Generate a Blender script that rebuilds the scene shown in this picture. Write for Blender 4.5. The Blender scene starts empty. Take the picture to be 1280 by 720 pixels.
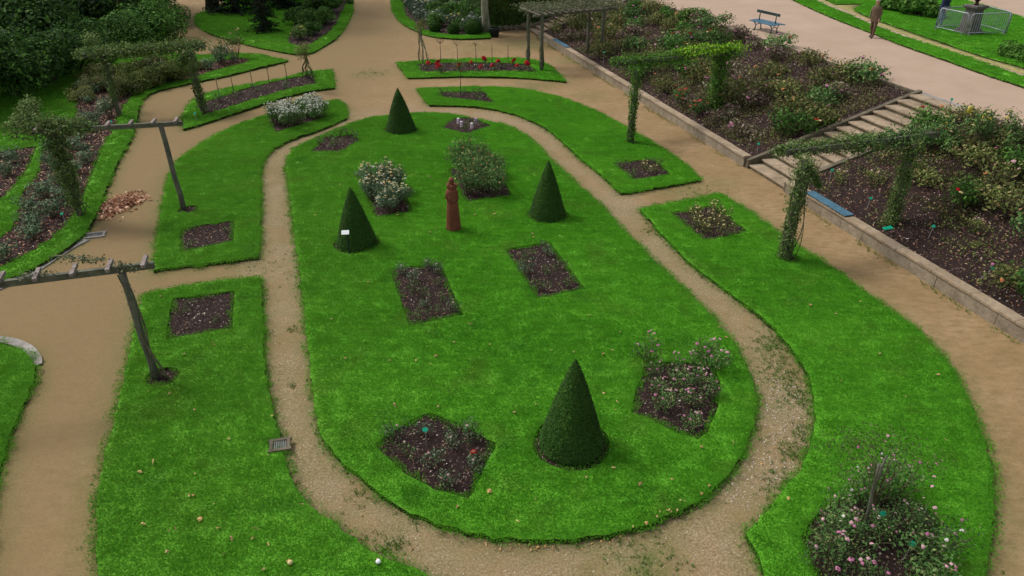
import bpy, bmesh, math, random
import numpy as np
from mathutils import Vector, Matrix, noise
from mathutils.geometry import delaunay_2d_cdt

random.seed(7)
RN = np.random.default_rng(7)
scene = bpy.context.scene
col = scene.collection
R = math.radians

# ------------------------------------------------------------------ camera
PITCH, FPX, CH = R(30.3), 887.0, 9.0
TZ = 2.15                       # height of the upper terrace


def P(px, py, z=0.0):
    """point of the place, read off the photo, at a known height z"""
    dx = (px - 640) / FPX
    dy = (360 - py) / FPX
    ry = math.cos(PITCH) + dy * math.sin(PITCH)
    rz = -math.sin(PITCH) + dy * math.cos(PITCH)
    t = (z - CH) / rz
    return Vector((dx * t, ry * t, z))


cam_d = bpy.data.cameras.new('camera')
cam = bpy.data.objects.new('camera', cam_d)
col.objects.link(cam)
cam.location = (0, 0, CH)
cam.rotation_euler = (R(90) - PITCH, 0, 0)
cam_d.sensor_width = 36
cam_d.lens = 36 * FPX / 1280
cam_d.clip_start = 0.1
cam_d.clip_end = 1500
scene.camera = cam

# ------------------------------------------------------------------ light
world = bpy.data.worlds.new('World')
scene.world = world
world.use_nodes = True
wn = world.node_tree.nodes
wl = world.node_tree.links
wn.clear()
SUN_EL, SUN_AZ = R(52), R(-62)          # azimuth from +Y, negative = from the left
sky = wn.new('ShaderNodeTexSky')
sky.sky_type = 'NISHITA'
sky.sun_disc = False
sky.sun_elevation = SUN_EL
sky.sun_rotation = SUN_AZ
sky.dust_density = 3.0
hs = wn.new('ShaderNodeHueSaturation')
hs.inputs['Saturation'].default_value = 0.3
bg = wn.new('ShaderNodeBackground')
bg.inputs['Strength'].default_value = 0.115
wo = wn.new('ShaderNodeOutputWorld')
wl.new(sky.outputs[0], hs.inputs['Color'])
wl.new(hs.outputs[0], bg.inputs['Color'])
wl.new(bg.outputs[0], wo.inputs['Surface'])

sd = bpy.data.lights.new('sun', 'SUN')
sd.energy = 1.5
sd.angle = R(14)
sd.color = (1.0, 0.96, 0.9)
sun = bpy.data.objects.new('sun', sd)
col.objects.link(sun)
dirv = Vector((math.sin(SUN_AZ) * math.cos(SUN_EL), math.cos(SUN_AZ) * math.cos(SUN_EL), math.sin(SUN_EL)))
sun.rotation_euler = (-dirv).to_track_quat('-Z', 'Y').to_euler()
sun.location = (0, 0, 40)

scene.view_settings.view_transform = 'Standard'
scene.view_settings.look = 'None'
scene.view_settings.gamma = 1
scene.view_settings.exposure = 0.6


# ------------------------------------------------------------------ materials
def newmat(name):
    m = bpy.data.materials.new(name)
    m.use_nodes = True
    nt = m.node_tree
    nt.nodes.clear()
    out = nt.nodes.new('ShaderNodeOutputMaterial')
    return m, nt, out


def N(nt, t, **kw):
    n = nt.nodes.new(t)
    for k, v in kw.items():
        if k in n.inputs:
            n.inputs[k].default_value = v
        else:
            setattr(n, k, v)
    return n


def ramp(nt, fac, stops):
    r = nt.nodes.new('ShaderNodeValToRGB')
    el = r.color_ramp.elements
    while len(el) > 1:
        el.remove(el[0])
    el[0].position = stops[0][0]
    el[0].color = (*stops[0][1], 1)
    for p_, c in stops[1:]:
        e = el.new(p_)
        e.color = (*c, 1)
    nt.links.new(fac, r.inputs[0])
    return r.outputs[0]


def mixc(nt, fac, a, b, mode='MIX'):
    m = nt.nodes.new('ShaderNodeMix')
    m.data_type = 'RGBA'
    m.blend_type = mode
    for s, v in ((m.inputs[0], fac), (m.inputs[6], a), (m.inputs[7], b)):
        if isinstance(v, (float, int)):
            s.default_value = v
        elif isinstance(v, tuple):
            s.default_value = (*v, 1)
        else:
            nt.links.new(v, s)
    return m.outputs[2]


def pos(nt, scale=(1, 1, 1), rot=0.0):
    g = nt.nodes.new('ShaderNodeNewGeometry')
    mp = nt.nodes.new('ShaderNodeMapping')
    mp.inputs['Scale'].default_value = scale
    mp.inputs['Rotation'].default_value = (0, 0, rot)
    nt.links.new(g.outputs['Position'], mp.inputs[0])
    return mp.outputs[0]


def noi(nt, vec, scale, detail=4, rough=0.6):
    n = nt.nodes.new('ShaderNodeTexNoise')
    n.inputs['Scale'].default_value = scale
    n.inputs['Detail'].default_value = detail
    n.inputs['Roughness'].default_value = rough
    nt.links.new(vec, n.inputs['Vector'])
    return n.outputs[0]


def mrange(nt, v, a, b, c=0.0, d=1.0):
    m = nt.nodes.new('ShaderNodeMapRange')
    m.inputs[1].default_value = a
    m.inputs[2].default_value = b
    m.inputs[3].default_value = c
    m.inputs[4].default_value = d
    nt.links.new(v, m.inputs[0])
    return m.outputs[0]


def mathn(nt, op, a, b):
    m = nt.nodes.new('ShaderNodeMath')
    m.operation = op
    for i, v in enumerate((a, b)):
        if isinstance(v, (int, float)):
            m.inputs[i].default_value = v
        else:
            nt.links.new(v, m.inputs[i])
    return m.outputs[0]


def finish(nt, out, colr, rough=0.8, bump=None, bstr=0.3, bdist=0.01, metal=0.0, spec=0.3, trans=0.0):
    b = nt.nodes.new('ShaderNodeBsdfPrincipled')
    if isinstance(colr, tuple):
        b.inputs['Base Color'].default_value = (*colr, 1)
    else:
        nt.links.new(colr, b.inputs['Base Color'])
    b.inputs['Roughness'].default_value = rough
    b.inputs['Metallic'].default_value = metal
    b.inputs['Specular IOR Level'].default_value = spec
    if bump is not None:
        bn = nt.nodes.new('ShaderNodeBump')
        bn.inputs['Strength'].default_value = bstr
        bn.inputs['Distance'].default_value = bdist
        nt.links.new(bump, bn.inputs['Height'])
        nt.links.new(bn.outputs[0], b.inputs['Normal'])
    if trans > 0:
        tr = nt.nodes.new('ShaderNodeBsdfTranslucent')
        if isinstance(colr, tuple):
            tr.inputs[0].default_value = (*colr, 1)
        else:
            nt.links.new(colr, tr.inputs[0])
        mx = nt.nodes.new('ShaderNodeMixShader')
        mx.inputs[0].default_value = trans
        nt.links.new(b.outputs[0], mx.inputs[1])
        nt.links.new(tr.outputs[0], mx.inputs[2])
        nt.links.new(mx.outputs[0], out.inputs[0])
    else:
        nt.links.new(b.outputs[0], out.inputs[0])


def island(nt):
    g = nt.nodes.new('ShaderNodeNewGeometry')
    return g.outputs['Random Per Island']


def orand(nt):
    return nt.nodes.new('ShaderNodeObjectInfo').outputs['Random']


def mat_leaf(name, stops, rough=0.7, trans=0.25, objvar=0.25, big=0.0, spec=0.1):
    m, nt, out = newmat(name)
    c = ramp(nt, island(nt), stops)
    f = mrange(nt, orand(nt), 0, 1, 1 - objvar, 1 + objvar)
    v = nt.nodes.new('ShaderNodeHueSaturation')
    nt.links.new(c, v.inputs['Color'])
    nz = mrange(nt, noi(nt, pos(nt), 1.6, 2), 0.3, 0.7, 0.8 - big, 1.2 + big)
    nt.links.new(mathn(nt, 'MULTIPLY', f, nz), v.inputs['Value'])
    finish(nt, out, v.outputs[0], rough, trans=trans, spec=spec)
    return m


def mat_noise(name, c1, c2, scale=8, rough=0.8, bump=0.4, bdist=0.01, stretch=(1, 1, 1), metal=0.0, spec=0.3, detail=6):
    m, nt, out = newmat(name)
    ps = pos(nt, stretch)
    n = noi(nt, ps, scale, detail)
    c = ramp(nt, n, [(0.3, c1), (0.7, c2)])
    n2 = noi(nt, ps, scale * 6, 4)
    c = mixc(nt, 0.5, c, ramp(nt, n2, [(0.3, (0.62, 0.62, 0.62)), (0.7, (1.3, 1.3, 1.3))]), 'MULTIPLY')
    finish(nt, out, c, rough, n2, bump, bdist, metal, spec)
    return m


M = {}
# grass colours: patches in world space and a variation per tuft
GR = dict(d=(0.07566, 0.2669, 0.01492), m=(0.1123, 0.3737, 0.02237), l=(0.1647, 0.4567, 0.0348), y=(0.2075, 0.4509, 0.04351))


def grass_color(nt, per):
    big = noi(nt, pos(nt, (0.5, 1.0, 1), 0.25), 0.35, 4, 0.55)
    mow = noi(nt, pos(nt, (0.5, 5.0, 1), 0.18), 1.6, 5, 0.65)
    fine = noi(nt, pos(nt, (1, 2.0, 1), 0.15), 11, 5, 0.7)
    v = mathn(nt, 'ADD', mathn(nt, 'MULTIPLY', big, 0.40), mathn(nt, 'MULTIPLY', mow, 0.35))
    v = mathn(nt, 'ADD', v, mathn(nt, 'MULTIPLY', fine, 0.25))
    v = mathn(nt, 'ADD', v, mathn(nt, 'MULTIPLY', mathn(nt, 'SUBTRACT', per, 0.5), 0.13))
    c = ramp(nt, v, [(0.34, GR['d']), (0.48, GR['m']), (0.62, GR['l']), (0.8, GR['y'])])
    worn = noi(nt, pos(nt, (1, 1, 1), 0.4), 0.8, 5, 0.65)
    c = mixc(nt, mrange(nt, worn, 0.52, 0.74, 0, 0.5), c, (0.15, 0.25, 0.035))
    dk = noi(nt, pos(nt, (1, 1, 1), 1.4), 1.1, 4, 0.6)
    c = mixc(nt, mrange(nt, dk, 0.55, 0.75, 0, 0.45), c, (0.035, 0.17, 0.02))
    g = nt.nodes.new('ShaderNodeNewGeometry')
    sx_ = nt.nodes.new('ShaderNodeSeparateXYZ')
    nt.links.new(g.outputs['Position'], sx_.inputs[0])
    west = mrange(nt, sx_.outputs[0], -1.0, -7.0, 0, 0.5)      # coarser, yellower turf on the left hand lawns
    return mixc(nt, west, c, mixc(nt, 0.5, c, (0.13, 0.22, 0.035)))


m, nt, out = newmat('grass_blade')
finish(nt, out, grass_color(nt, island(nt)), 0.7, trans=0.35, spec=0.08)
M['grass'] = m
m, nt, out = newmat('turf')
n2 = noi(nt, pos(nt), 60, 4)
c = grass_color(nt, n2)
finish(nt, out, mixc(nt, 0.25, c, (0.02, 0.05, 0.006)), 0.9, n2, 0.7, 0.02, spec=0.1)
M['turf'] = m
m, nt, out = newmat('lawn_edge_soil')
n2 = noi(nt, pos(nt), 14, 5)
finish(nt, out, ramp(nt, n2, [(0.35, (0.02, 0.016, 0.009)), (0.6, (0.03, 0.05, 0.01))]), 0.95, n2, 0.8, 0.03, spec=0.1)
M['edge'] = m

# ground : sand path with masks in the attribute 'wear' (r gravel, g moss, b damp brown)
m, nt, out = newmat('sand_path')
at = nt.nodes.new('ShaderNodeAttribute')
at.attribute_name = 'wear'
sx = nt.nodes.new('ShaderNodeSeparateColor')
nt.links.new(at.outputs['Color'], sx.inputs[0])
n1 = noi(nt, pos(nt, (1, 1, 1)), 0.7, 6, 0.65)
n2 = noi(nt, pos(nt, (1, 1, 1)), 28, 6, 0.7)
n3 = noi(nt, pos(nt, (1, 2.2, 1), 0.5), 3.2, 6, 0.7)
base = ramp(nt, n1, [(0.3, (0.2325, 0.1509, 0.07174)), (0.5, (0.278, 0.1842, 0.09343)), (0.72, (0.3236, 0.2237, 0.1226))])
base = mixc(nt, mrange(nt, n3, 0.34, 0.58, 0.9, 0), base, (0.195, 0.134, 0.06))
brown = mixc(nt, n1, (0.2107, 0.1479, 0.07052), (0.1763, 0.1221, 0.05504))
base = mixc(nt, mathn(nt, 'MULTIPLY', sx.outputs[2], 0.8), base, brown)
grav = ramp(nt, n2, [(0.3, (0.13, 0.0903, 0.04644)), (0.5, (0.2508, 0.1849, 0.1045)), (0.68, (0.3901, 0.3096, 0.2012))])
gm = mathn(nt, 'MULTIPLY', sx.outputs[0], mrange(nt, n1, 0.4, 0.58, 0.2, .9))
base = mixc(nt, gm, base, grav)
mossn = mrange(nt, noi(nt, pos(nt), 1.9, 6, 0.75), 0.36, 0.58)
mossf = mathn(nt, 'MULTIPLY', sx.outputs[1], mathn(nt, 'ADD', mathn(nt, 'MULTIPLY', mossn, .72), .28))
base = mixc(nt, mathn(nt, 'MULTIPLY', mossf, 0.85), base, ramp(nt, n2, [(0.35, (0.075, 0.09, 0.025)), (0.65, (0.16, 0.165, 0.055))]))
base = mixc(nt, 1.0, base, ramp(nt, n2, [(0.25, (0.8, 0.8, 0.8)), (0.6, (1.06, 1.06, 1.06)), (0.85, (1.25, 1.25, 1.25))]), 'MULTIPLY')
# small dark specks
vor = nt.nodes.new('ShaderNodeTexVoronoi')
vor.inputs['Scale'].default_value = 3.1
nt.links.new(pos(nt), vor.inputs['Vector'])
sp = mrange(nt, vor.outputs['Distance'], 0.03, 0.06, 0.55, 0)
base = mixc(nt, mathn(nt, 'MULTIPLY', sp, mrange(nt, n1, 0.45, 0.6)), base, (0.08, 0.05, 0.03))
finish(nt, out, base, 0.93, mathn(nt, 'ADD', n2, mathn(nt, 'MULTIPLY', n3, 1.5)), 0.5, 0.02, spec=0.15)
M['sand'] = m

m, nt, out = newmat('upper_gravel_walk')
n1 = noi(nt, pos(nt), 0.5, 6, 0.65)
n2 = noi(nt, pos(nt), 26, 6, 0.7)
n3 = noi(nt, pos(nt, (1, 0.35, 1), 0.3), 2.2, 5, 0.7)
base = ramp(nt, n1, [(0.3, (0.344, 0.2451, 0.1806)), (0.7, (0.4128, 0.3053, 0.2322))])
base = mixc(nt, mrange(nt, n3, 0.3, 0.7, 0.35, 0), base, (0.37, 0.27, 0.18))
base = mixc(nt, 1.0, base, ramp(nt, n2, [(0.25, (0.82, 0.82, 0.82)), (0.8, (1.15, 1.15, 1.15))]), 'MULTIPLY')
finish(nt, out, base, 0.93, n2, 0.4, 0.02, spec=0.15)
M['walk'] = m

m, nt, out = newmat('bed_soil')
n2 = noi(nt, pos(nt), 22, 6, 0.75)
finish(nt, out, ramp(nt, n2, [(0.3, (0.01188, 0.007656, 0.006864)), (0.55, (0.03432, 0.02042, 0.01716)), (0.75, (0.0792, 0.05104, 0.04004))]), 0.95, n2, 1.0, 0.05, spec=0.15)
M['soil'] = m
m, nt, out = newmat('bark_chip')
pale = mrange(nt, noi(nt, pos(nt), 1.7, 3), 0.45, 0.62, 0.86, 1.0)
fac = mathn(nt, 'MINIMUM', orand(nt), pale)
finish(nt, out, ramp(nt, fac, [(0.0, (0.012, 0.0072, 0.006)), (0.25, (0.0384, 0.0252, 0.0216)), (0.5, (0.102, 0.0696, 0.06)), (0.72, (0.192, 0.138, 0.1176)), (0.84, (0.204, 0.108, 0.06)), (0.93, (0.408, 0.324, 0.264)), (1.0, (0.72, 0.648, 0.564))]), 0.85, spec=0.15)
M['chip'] = m
m, nt, out = newmat('leaf_litter')
finish(nt, out, ramp(nt, orand(nt), [(0.0, (0.07, 0.02, 0.014)), (0.35, (0.17, 0.055, 0.03)), (0.6, (0.28, 0.115, 0.06)), (0.8, (0.42, 0.22, 0.12)), (1.0, (0.55, 0.4, 0.25))]), 0.7, spec=0.3)
M['litter'] = m
m, nt, out = newmat('petal_litter')
finish(nt, out, ramp(nt, orand(nt), [(0.0, (0.36, 0.24, 0.36)), (0.5, (0.5, 0.4, 0.52)), (1.0, (0.62, 0.52, 0.55))]), 0.7)
M['petal'] = m
m, nt, out = newmat('pebble')
finish(nt, out, ramp(nt, orand(nt), [(0.0, (0.2, 0.15, 0.1)), (0.5, (0.36, 0.28, 0.2)), (0.8, (0.42, 0.35, 0.27)), (1.0, (0.56, 0.5, 0.42))]), 0.8)
M['pebble'] = m

M['stone'] = mat_noise('pale_stone', (0.1646, 0.1309, 0.08602), (0.2992, 0.2468, 0.1758), 2.2, 0.85, 0.5, 0.02)
M['stonedark'] = mat_noise('mossy_stone', (0.06, 0.052, 0.032), (0.17, 0.14, 0.095), 2.5, 0.9, 0.6, 0.02)
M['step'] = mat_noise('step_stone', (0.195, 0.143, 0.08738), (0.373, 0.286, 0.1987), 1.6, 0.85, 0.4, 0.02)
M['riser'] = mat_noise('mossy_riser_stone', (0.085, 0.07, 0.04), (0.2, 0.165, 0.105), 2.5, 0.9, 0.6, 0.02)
M['concrete'] = mat_noise('grey_concrete', (0.17, 0.153, 0.136), (0.323, 0.2975, 0.272), 2.0, 0.85, 0.4, 0.01)
M['wood'] = mat_noise('grey_weathered_wood', (0.06, 0.06, 0.04), (0.17, 0.16, 0.115), 5, 0.85, 0.7, 0.01, (1, 1, 4))
M['slatwood'] = mat_noise('pale_weathered_slat', (0.11, 0.085, 0.075), (0.30, 0.25, 0.225), 7, 0.85, 0.7, 0.01)
M['beamwood'] = mat_noise('green_grey_beam_wood', (0.065, 0.068, 0.045), (0.15, 0.15, 0.11), 6, 0.85, 0.7, 0.01)
M['bark'] = mat_noise('dark_bark', (0.025, 0.018, 0.014), (0.075, 0.055, 0.04), 6, 0.9, 1.0, 0.03, (1, 1, 0.3))
M['palebark'] = mat_noise('pale_bark', (0.10, 0.11, 0.06), (0.30, 0.29, 0.2), 4, 0.9, 0.8, 0.02, (1, 1, 0.3))
M['cane'] = mat_noise('rose_cane', (0.04, 0.045, 0.018), (0.11, 0.085, 0.04), 20, 0.7, 0.2)
M['redcane'] = mat_noise('reddish_cane', (0.08, 0.035, 0.025), (0.19, 0.09, 0.06), 20, 0.7, 0.2)
M['vinewood'] = mat_noise('vine_stem', (0.06, 0.07, 0.028), (0.17, 0.16, 0.09), 10, 0.85, 0.6, 0.01)
M['terracotta'] = mat_noise('terracotta', (0.1275, 0.0357, 0.018), (0.2175, 0.068, 0.0342), 5, 0.7, 0.5, 0.015)
M['bluewood'] = mat_noise('blue_painted_wood', (0.02975, 0.085, 0.1275), (0.06375, 0.1615, 0.2295), 6, 0.5, 0.3, 0.004)
M['benchback'] = mat_noise('dark_green_painted_wood', (0.012, 0.028, 0.026), (0.03, 0.055, 0.05), 6, 0.45, 0.3, 0.004)
M['iron'] = mat_noise('dark_green_cast_iron', (0.01, 0.035, 0.04), (0.02, 0.06, 0.065), 9, 0.5, 0.3, 0.004)
M['steel'] = mat_noise('galvanised_steel', (0.2448, 0.2736, 0.3024), (0.36, 0.3888, 0.4176), 12, 0.4, 0.1, 0.002, metal=0.4)
M['grate'] = mat_noise('dull_grate_metal', (0.08, 0.08, 0.075), (0.2, 0.2, 0.19), 12, 0.6, 0.3, 0.004, metal=0.3)
M['bronze'] = mat_noise('bronze', (0.025, 0.012, 0.01), (0.07, 0.03, 0.022), 8, 0.45, 0.3, 0.01, metal=0.5)
M['plinth'] = mat_noise('dark_plinth_stone', (0.055, 0.05, 0.045), (0.15, 0.13, 0.115), 4, 0.85, 0.5, 0.02)
M['greentag'] = mat_noise('green_plastic', (0.0, 0.27, 0.15), (0.01, 0.36, 0.22), 5, 0.35, 0.05)
M['yellowtag'] = mat_noise('yellow_plastic', (0.5, 0.4, 0.04), (0.65, 0.55, 0.1), 9, 0.5, 0.1)
M['whitetag'] = mat_noise('white_plastic', (0.7, 0.72, 0.72), (0.8, 0.82, 0.82), 5, 0.4, 0.05)
M['stake'] = mat_noise('grey_metal_stake', (0.16, 0.16, 0.15), (0.34, 0.33, 0.31), 9, 0.5, 0.1)
M['darkstake'] = mat_noise('dark_wood_stake', (0.03, 0.024, 0.017), (0.08, 0.065, 0.045), 9, 0.8, 0.3)
M['dark'] = mat_noise('black_plastic', (0.01, 0.012, 0.014), (0.025, 0.03, 0.035), 6, 0.5, 0.1)
M['skin'] = mat_noise('skin', (0.42, 0.22, 0.15), (0.52, 0.29, 0.2), 9, 0.55, 0.05)
M['coat'] = mat_noise('brown_coat_cloth', (0.10, 0.068, 0.045), (0.17, 0.12, 0.082), 14, 0.9, 0.3)
M['trouser'] = mat_noise('tan_trouser_cloth', (0.085, 0.048, 0.03), (0.14, 0.082, 0.05), 12, 0.9, 0.3)
M['shoe'] = mat_noise('dark_shoe_leather', (0.01, 0.008, 0.007), (0.03, 0.02, 0.018), 10, 0.5, 0.1)
M['hair'] = mat_noise('grey_hair', (0.3, 0.27, 0.24), (0.5, 0.46, 0.42), 30, 0.7, 0.3)
M['darkhair'] = mat_noise('dark_hair', (0.02, 0.014, 0.01), (0.05, 0.035, 0.025), 30, 0.6, 0.3)
M['navy'] = mat_noise('navy_jacket_cloth', (0.008, 0.013, 0.035), (0.02, 0.03, 0.07), 10, 0.85, 0.3)
M['denim'] = mat_noise('blue_denim', (0.06, 0.10, 0.19), (0.12, 0.18, 0.30), 12, 0.9, 0.3)
M['eye'] = mat_noise('eye', (0.02, 0.015, 0.01), (0.03, 0.02, 0.015), 10, 0.3, 0.0)

M['yew'] = mat_leaf('yew_needles', [(0, (0.01768, 0.05185, 0.00612)), (0.5, (0.02873, 0.08503, 0.0102)), (0.85, (0.04641, 0.1244, 0.01428)), (1, (0.07735, 0.1555, 0.0204))], trans=0.1, objvar=0.1, spec=0.15)
M['rose'] = mat_leaf('rose_leaves', [(0, (0.03696, 0.08131, 0.02365)), (0.4, (0.07392, 0.17, 0.04435)), (0.75, (0.1256, 0.2513, 0.06653)), (0.93, (0.2218, 0.2957, 0.1035)), (1, (0.3252, 0.2809, 0.1331))])
M['rosegrey'] = mat_leaf('grey_green_rose_leaves', [(0, (0.0495, 0.088, 0.044)), (0.4, (0.0935, 0.165, 0.0825)), (0.75, (0.154, 0.242, 0.132)), (1, (0.286, 0.352, 0.22))])
M['roseolive'] = mat_leaf('olive_rose_leaves', [(0, (0.05583, 0.07178, 0.02233)), (0.4, (0.1196, 0.1595, 0.04466)), (0.7, (0.1914, 0.2233, 0.0638)), (0.88, (0.2712, 0.2393, 0.0957)), (1, (0.319, 0.1595, 0.0957))])
M['rosepurple'] = mat_leaf('bronze_rose_leaves', [(0, (0.0696, 0.04176, 0.04176)), (0.4, (0.1478, 0.1044, 0.0783)), (0.7, (0.174, 0.1826, 0.0783)), (1, (0.348, 0.261, 0.2262))])
M['shrub'] = mat_leaf('dark_shrub_leaves', [(0, (0.01017, 0.02796, 0.006354)), (0.5, (0.02542, 0.06608, 0.01271)), (0.85, (0.05337, 0.1271, 0.01906)), (1, (0.08895, 0.1907, 0.03177))], objvar=0.35, big=0.15)
M['shrubmid'] = mat_leaf('mid_green_shrub_leaves', [(0, (0.0225, 0.05625, 0.01125)), (0.5, (0.0525, 0.1313, 0.0225)), (0.85, (0.1, 0.225, 0.0375)), (1, (0.1625, 0.3, 0.0625))], objvar=0.25, big=0.1)
M['conifer'] = mat_leaf('conifer_needles', [(0, (0.0051, 0.01445, 0.0068)), (0.5, (0.01105, 0.0289, 0.0119)), (0.9, (0.0238, 0.051, 0.0204)), (1, (0.0425, 0.0765, 0.034))], objvar=0.3)
M['hedgeolive'] = mat_leaf('olive_hedge_leaves', [(0, (0.02875, 0.04025, 0.0092)), (0.5, (0.06325, 0.092, 0.0184)), (0.85, (0.1092, 0.1437, 0.02875)), (1, (0.161, 0.1495, 0.046))], objvar=0.3)
M['vine'] = mat_leaf('vine_leaves', [(0, (0.048, 0.084, 0.0216)), (0.5, (0.09, 0.156, 0.0384)), (0.85, (0.144, 0.216, 0.06)), (1, (0.24, 0.264, 0.108))])
M['vinegreen'] = mat_leaf('fresh_vine_leaves', [(0, (0.03, 0.085, 0.012)), (0.5, (0.055, 0.15, 0.018)), (0.85, (0.10, 0.23, 0.025)), (1, (0.15, 0.28, 0.04))])
M['vinelime'] = mat_leaf('lime_vine_leaves', [(0, (0.08, 0.19, 0.012)), (0.5, (0.16, 0.34, 0.02)), (1, (0.28, 0.46, 0.03))])
M['vinegrey'] = mat_leaf('grey_green_vine_leaves', [(0, (0.08, 0.10, 0.05)), (0.5, (0.14, 0.17, 0.085)), (1, (0.26, 0.27, 0.16))])
M['peren'] = mat_leaf('silver_perennial_leaves', [(0, (0.036, 0.066, 0.036)), (0.5, (0.09, 0.138, 0.078)), (0.9, (0.18, 0.24, 0.156)), (1, (0.312, 0.36, 0.264))])
M['broad'] = mat_leaf('broad_bright_leaves', [(0, (0.035, 0.10, 0.012)), (0.5, (0.07, 0.17, 0.022)), (1, (0.13, 0.26, 0.05))])
M['weed'] = mat_leaf('weed_leaves', [(0, (0.04, 0.11, 0.012)), (0.6, (0.08, 0.2, 0.022)), (1, (0.15, 0.25, 0.05))])


def mat_petal(name, c):
    d = tuple(x * 0.7 for x in c)
    m_ = mat_leaf(name, [(0, d), (1, c)], objvar=0.12, trans=0.25)
    return m_


M['white'] = mat_petal('white_petals', (0.78, 0.78, 0.7))
M['cream'] = mat_petal('cream_petals', (0.75, 0.62, 0.3))
M['yellow'] = mat_petal('yellow_petals', (0.72, 0.62, 0.12))
M['pink'] = mat_petal('pink_petals', (0.66, 0.24, 0.42))
M['palepink'] = mat_petal('pale_pink_petals', (0.72, 0.45, 0.48))
M['red'] = mat_petal('red_petals', (0.50, 0.015, 0.03))
M['coral'] = mat_petal('coral_petals', (0.6, 0.09, 0.07))
M['orange'] = mat_petal('orange_petals', (0.6, 0.24, 0.1))
M['fleaf'] = mat_leaf('fallen_leaf', [(0, (0.30, 0.12, 0.05)), (0.4, (0.5, 0.32, 0.13)), (1, (0.66, 0.55, 0.3))], objvar=0.35)


# ------------------------------------------------------------------ object helpers
def tag(o, label=None, cat=None, group=None, kind=None):
    if label: o['label'] = label
    if cat: o['category'] = cat
    if group: o['group'] = group
    if kind: o['kind'] = kind
    return o


def thing(name, label, cat, loc=(0, 0, 0), rz=0.0, group=None):
    o = bpy.data.objects.new(name, None)
    o.empty_display_size = 0.2
    col.objects.link(o)
    o.location = loc
    o.rotation_euler = (0, 0, rz)
    KIDS.pop(o.name, None)
    return tag(o, label, cat, group)


def kids(o):
    return [c for c in col.objects if c.parent is o]


def dup(root, loc, rz=0.0, label=None, group=None, scale=None, cat=None, swap=None):
    def cp(o, par):
        c = o.copy()
        col.objects.link(c)
        if par is not None:
            c.parent = par
        for ch in KIDS.get(o.name, []):
            cp(ch, c)
        return c
    r = cp(root, None)
    r.location = loc
    r.rotation_euler = (0, 0, rz)
    if scale is not None:
        r.scale = (scale, scale, scale) if isinstance(scale, (int, float)) else scale
    if label: r['label'] = label
    if group: r['group'] = group
    if cat: r['category'] = cat
    return r


KIDS = {}


def link(name, me, mat=None, parent=None, loc=None):
    o = bpy.data.objects.new(name, me)
    col.objects.link(o)
    if mat is not None and len(me.materials) == 0:
        me.materials.append(mat)
    if parent is not None:
        o.parent = parent
        KIDS.setdefault(parent.name, []).append(o)
    if loc is not None:
        o.location = loc
    return o


def base_of(o):
    v = Vector((0, 0, 0))
    while o is not None:
        v = v + Vector(o.location)
        o = o.parent
    return v


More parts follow.
